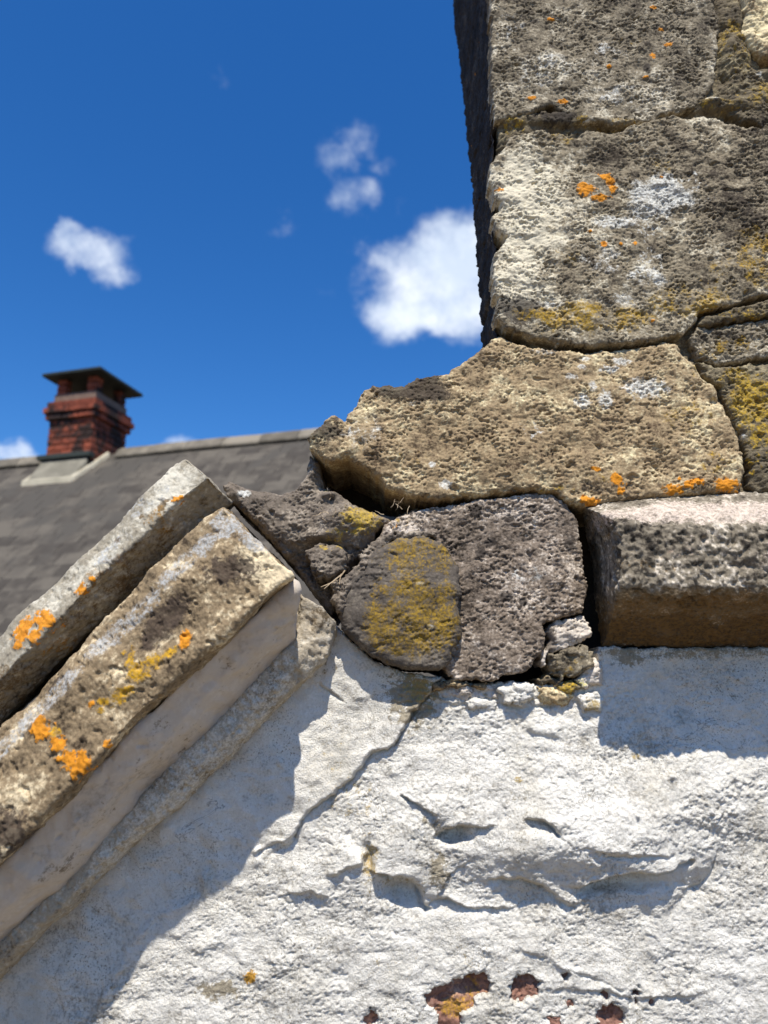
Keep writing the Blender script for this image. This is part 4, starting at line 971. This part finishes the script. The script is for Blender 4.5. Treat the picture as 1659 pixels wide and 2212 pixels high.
# ================================================================= COPING SLABS
def line(a, b, q, mids=()):
    """edge along the rake from upper right (a) to beyond the lower left of the frame (b)"""
    return [(*a, q)] + [(x, y, q) for x, y in mids] + [(*b, q)]
OC = (-0.35, 0.0, 1.8)
c1 = empty('coping_slab', OC)
props(c1, 'upper pale grey coping slab with a bright orange lichen crust, lying over the other slab', 'coping stone')
loft('slab_body', [
    line((420, 1020), (-260, 1700), -.10),
    line((408, 1000), (-260, 1660), .02, [(300, 1105), (100, 1300)]),
    line((400, 989), (-260, 1638), .075, [(370, 1010), (250, 1130), (200, 1182), (80, 1300), (0, 1372)]),
    line((452, 1030), (-260, 1742), .088, [(370, 1092), (300, 1165), (215, 1245), (150, 1312), (60, 1405), (0, 1465)]),
    line((500, 1085), (-260, 1830), .045, [(400, 1170), (250, 1310), (100, 1460), (0, 1560)]),
    line((506, 1092), (-260, 1840), -.10)],
    'slabgrey', c1, OC, rough3(0.8, 1.0, 0.7, 601), res=0.0010, rnd=3, capn=60, q=0.085, seed=16, items=[
        (50, 1365, 24, 34, 'o', 0, .4), (95, 1340, 22, 26, 'o', 0, .45, 50), (72, 1372, 20, 20, 'o', 0, .45), (178, 1273, 16, 12, 'o', 0, .35), (200, 1250, 8, 6, 'o'), (385, 1078, 14, 9, 'o', 0, .5),
        (380, 1040, 60, 50, 't', .9), (200, 1220, 260, 30, 't', .5, .5, 45), (240, 1195, 60, 40, 'w', 0.05, .5, 45), (320, 1080, 80, 40, 'w', -.1, .5, 45), (90, 1310, 14, 12, 'd', 0.1, .3), (250, 1165, 12, 9, 'd', 0, .4), (305, 1115, 10, 8, 'd', 0, .4), (350, 1090, 14, 16, 'd', 0, .5),  # tone lightens the sunlit top band: that light is in the colour
        (350, 1130, 70, 30, 'y', 0.05, .5, 45, .065), (240, 1240, 120, 30, 'y', -.15, .5, 45, .065), (130, 1400, 50, 30, 'y', -.05, .5, 45, .065), (250, 1270, 240, 40, 'd', 0.1, .5, 45, .06), (0, 1520, 160, 60, 'd', .1, .5, 45, .06)])
c2 = empty('coping_slab', OC)
props(c2, 'lower brown coping slab with scattered yellow lichen and a grey top edge', 'coping stone')
SLAB2_Q = .108
loft('slab_body', [
    line((500, 1110), (-260, 1862), -.08),
    line((490, 1102), (-260, 1850), .055),
    line((480, 1094), (-260, 1830), .094, [(450, 1115), (380, 1185), (320, 1240), (240, 1330), (170, 1400), (50, 1525), (0, 1566)]),
    line((545, 1165), (-260, 1905), .108, [(480, 1195), (430, 1225), (370, 1290), (310, 1350), (200, 1430), (100, 1540), (0, 1640)]),
    line((636, 1242), (-260, 2106), .112, [(586, 1282), (496, 1360), (416, 1426), (294, 1552), (195, 1655), (110, 1740), (0, 1856)]),
    line((642, 1256), (-260, 2126), .085, [(592, 1297), (500, 1376), (422, 1442), (300, 1570), (201, 1672), (117, 1756), (0, 1874)]),
    line((642, 1262), (-260, 2132), -.08)],
    'slab', c2, OC, rough3(1.0, 1.4, 1.0, 611), res=0.00095, rnd=4, capn=60, q=0.108, seed=17, items=[
        (402, 1383, 12, 25, 'o', -0.0, .3), (300, 1450, 30, 24, 'y', 0, .45), (330, 1430, 20, 16, 'y', 0, .5), (285, 1420, 10, 20, 'y', 0, .5), (262, 1500, 32, 16, 'y', 0, .5, 30), (230, 1515, 16, 10, 'y'), (197, 1520, 8, 9, 'o', 0, .4), (219, 1534, 8, 7, 'y'), (370, 1410, 20, 10, 'y', 0, .5, 30), (270, 1410, 8, 6, 'y'),
        (88, 1574, 24, 24, 'o', 0, .3), (118, 1580, 12, 10, 'y'), (130, 1610, 16, 14, 'o', 0, .5), (160, 1645, 24, 16, 'o', 0, .45, -30), (185, 1645, 18, 24, 'o', 0, .45), (165, 1675, 8, 12, 'o'), (232, 1607, 14, 9, 'o', 0, .4, 20), (140, 1640, 14, 10, 'o'),
        (490, 1130, 50, 40, 'w', 0.3, .4, 45, .10), (410, 1208, 120, 26, 'w', 0.22, .45, 45, .10), (270, 1352, 150, 26, 'w', 0.2, .45, 45, .10), (100, 1520, 150, 24, 'w', 0.2, .45, 45, .10), (0, 1620, 90, 24, 'w', 0.2, .45, 45, .10), (550, 1165, 60, 28, 'w', 0.3, .35, -30),
        (362, 1335, 62, 34, 'd', 0, .35, 42), (335, 1375, 40, 24, 'd', 0, .4, 30), (120, 1480, 40, 14, 'd', 0.25, .4, 45, .10), (430, 1240, 70, 30, 'd', -.05, .5), (500, 1230, 60, 30, 'd', 0.0, .5), (280, 1440, 140, 40, 'd', -.1, .5, 45), (60, 1660, 140, 40, 'd', -.15, .5, 45), (590, 1225, 60, 40, 't', 1.5), (560, 1190, 40, 40, 't', .7), (380, 1380, 50, 20, 't', .5), (100, 1690, 60, 30, 't', .5), (20, 1800, 40, 60, 'd', 0.0, .5)],
    tonefn=lambda p, h: 0.3 * fbm3(p, 35, 2, 615))
c3 = empty('plaster_cove', OC)
props(c3, 'smooth grey limewashed cove with a ragged mortar rib, in the shade beneath the slabs', 'plaster cove')
def cove_d(p):
    return 0.0050 * fbm3(p, 17, 3, 621) + 0.0016 * fbm3(p, 55, 2, 629) + 0.0006 * fbm3(p, 120, 2, 623) - 0.0010 * sstep(0.42, 0.6, fbm3(p, 150, 1, 627))
loft('cove', [
    line((632, 1255), (-260, 2110), .080),
    line((640, 1270), (-260, 2136), .086, [(580, 1304), (416, 1446), (294, 1570), (195, 1672), (110, 1756), (0, 1874)]),
    line((640, 1330), (-260, 2190), .070, [(560, 1400), (450, 1500), (300, 1660), (117, 1860), (0, 1975)]),
    line((640, 1390), (-260, 2290), .032, [(560, 1470), (425, 1620), (328, 1710), (159, 1895), (0, 2060)]),
    line((650, 1398), (-260, 2300), .010)],
    'lime', c3, OC, cove_d, res=0.0011, rnd=5, capn=30, q=0.06, seed=18, items=[(510, 1390, 14, 8, 'd', 0, .4, 0, .07), (560, 1420, 160, 26, 'd', -0.25, .6, 45, .05), (300, 1700, 360, 70, 'd', -.22, .6, 45, .05), (420, 1500, 200, 30, 'd', -.2, .6, 45, .07), (120, 1830, 8, 6, 'd'), (600, 1330, 60, 60, 'w', -.3, .5, 0, .07)])
o = loft('mortar_rib', [
    line((640, 1270), (-260, 2240), .000),
    line((652, 1290), (-260, 2262), .040, [(640, 1385), (560, 1462), (425, 1612), (328, 1702), (159, 1890), (0, 2050)]),
    line((700, 1310), (-260, 2290), .040, [(680, 1385), (590, 1492), (450, 1630), (350, 1730), (180, 1908), (0, 2076)]),
    line((728, 1345), (-260, 2320), .030, [(700, 1425), (640, 1480), (539, 1580), (398, 1726), (281, 1830), (211, 1898), (0, 2098)]),
    line((726, 1365), (-260, 2345), .014, [(700, 1435), (640, 1492), (539, 1592), (398, 1738), (281, 1842), (211, 1908), (0, 2110)]),
    line((720, 1370), (-260, 2350), -.02)],
    'rib', c3, OC, rough3(1.2, 1.2, 1.0, 631), res=0.0011, rnd=2, capn=40, q=0.06, seed=19, items=[(450, 1620, 330, 60, 'w', 0.15, .5, 45, .05), (600, 1450, 90, 40, 'w', .05, .5, 45, .06), (690, 1335, 40, 60, 'd', .25, .4), (560, 1470, 12, 10, 'd', 0, .4), (250, 1850, 200, 40, 'w', .1, .5, 45, .05)])

# ================================================================= DRY STALKS
def tube(bm, pts, r):
    rings = []
    for i, p in enumerate(pts):
        a = Vector(pts[max(0, i - 1)]); b = Vector(pts[min(len(pts) - 1, i + 1)])
        d = (b - a).normalized(); u = d.orthogonal().normalized(); v = d.cross(u)
        rr = r * (1 - 0.6 * i / (len(pts) - 1))
        rings.append([bm.verts.new(Vector(p) + u * math.cos(t) * rr + v * math.sin(t) * rr) for t in (0, 2.09, 4.19)])
    for a, b in zip(rings, rings[1:]):
        for i in range(3): bm.faces.new([a[i], a[(i + 1) % 3], b[(i + 1) % 3], b[i]])
bm = bmesh.new()
for pts in ([(742, 1238), (730, 1247), (716, 1258), (700, 1272)], [(738, 1240), (722, 1256), (708, 1262), (693, 1268)], [(745, 1232), (735, 1246), (733, 1262)]):
    tube(bm, [tuple(at(x, y, 0.030 + 0.002 * i)) for i, (x, y) in enumerate(pts)], 0.0007)
o = finish('dry_stalk', bm, M['twig'], None)
props(o, 'wisp of dry pale stalks in the dark gap beside the coping ends', 'dry stalks')
bm = bmesh.new()
for k in range(15):
    cx, cy = random.choice(((716, 1072), (722, 1100), (800, 1098), (860, 1088), (700, 1110)))
    x, y = cx + random.gauss(0, 14), cy + random.gauss(0, 9); a = random.uniform(0, 6.3); pts = []
    for i in range(4):
        pts.append(tuple(at(x, y, 0.028 + random.uniform(-.002, .004)))); x += 7 * math.cos(a); y += 7 * math.sin(a); a += random.uniform(-.7, .7)
    tube(bm, pts, 0.00035)
o = finish('dead_roots', bm, M['twig'], None)
props(o, kind='stuff', label='fine tangle of dead roots caught under the knobbed stone')
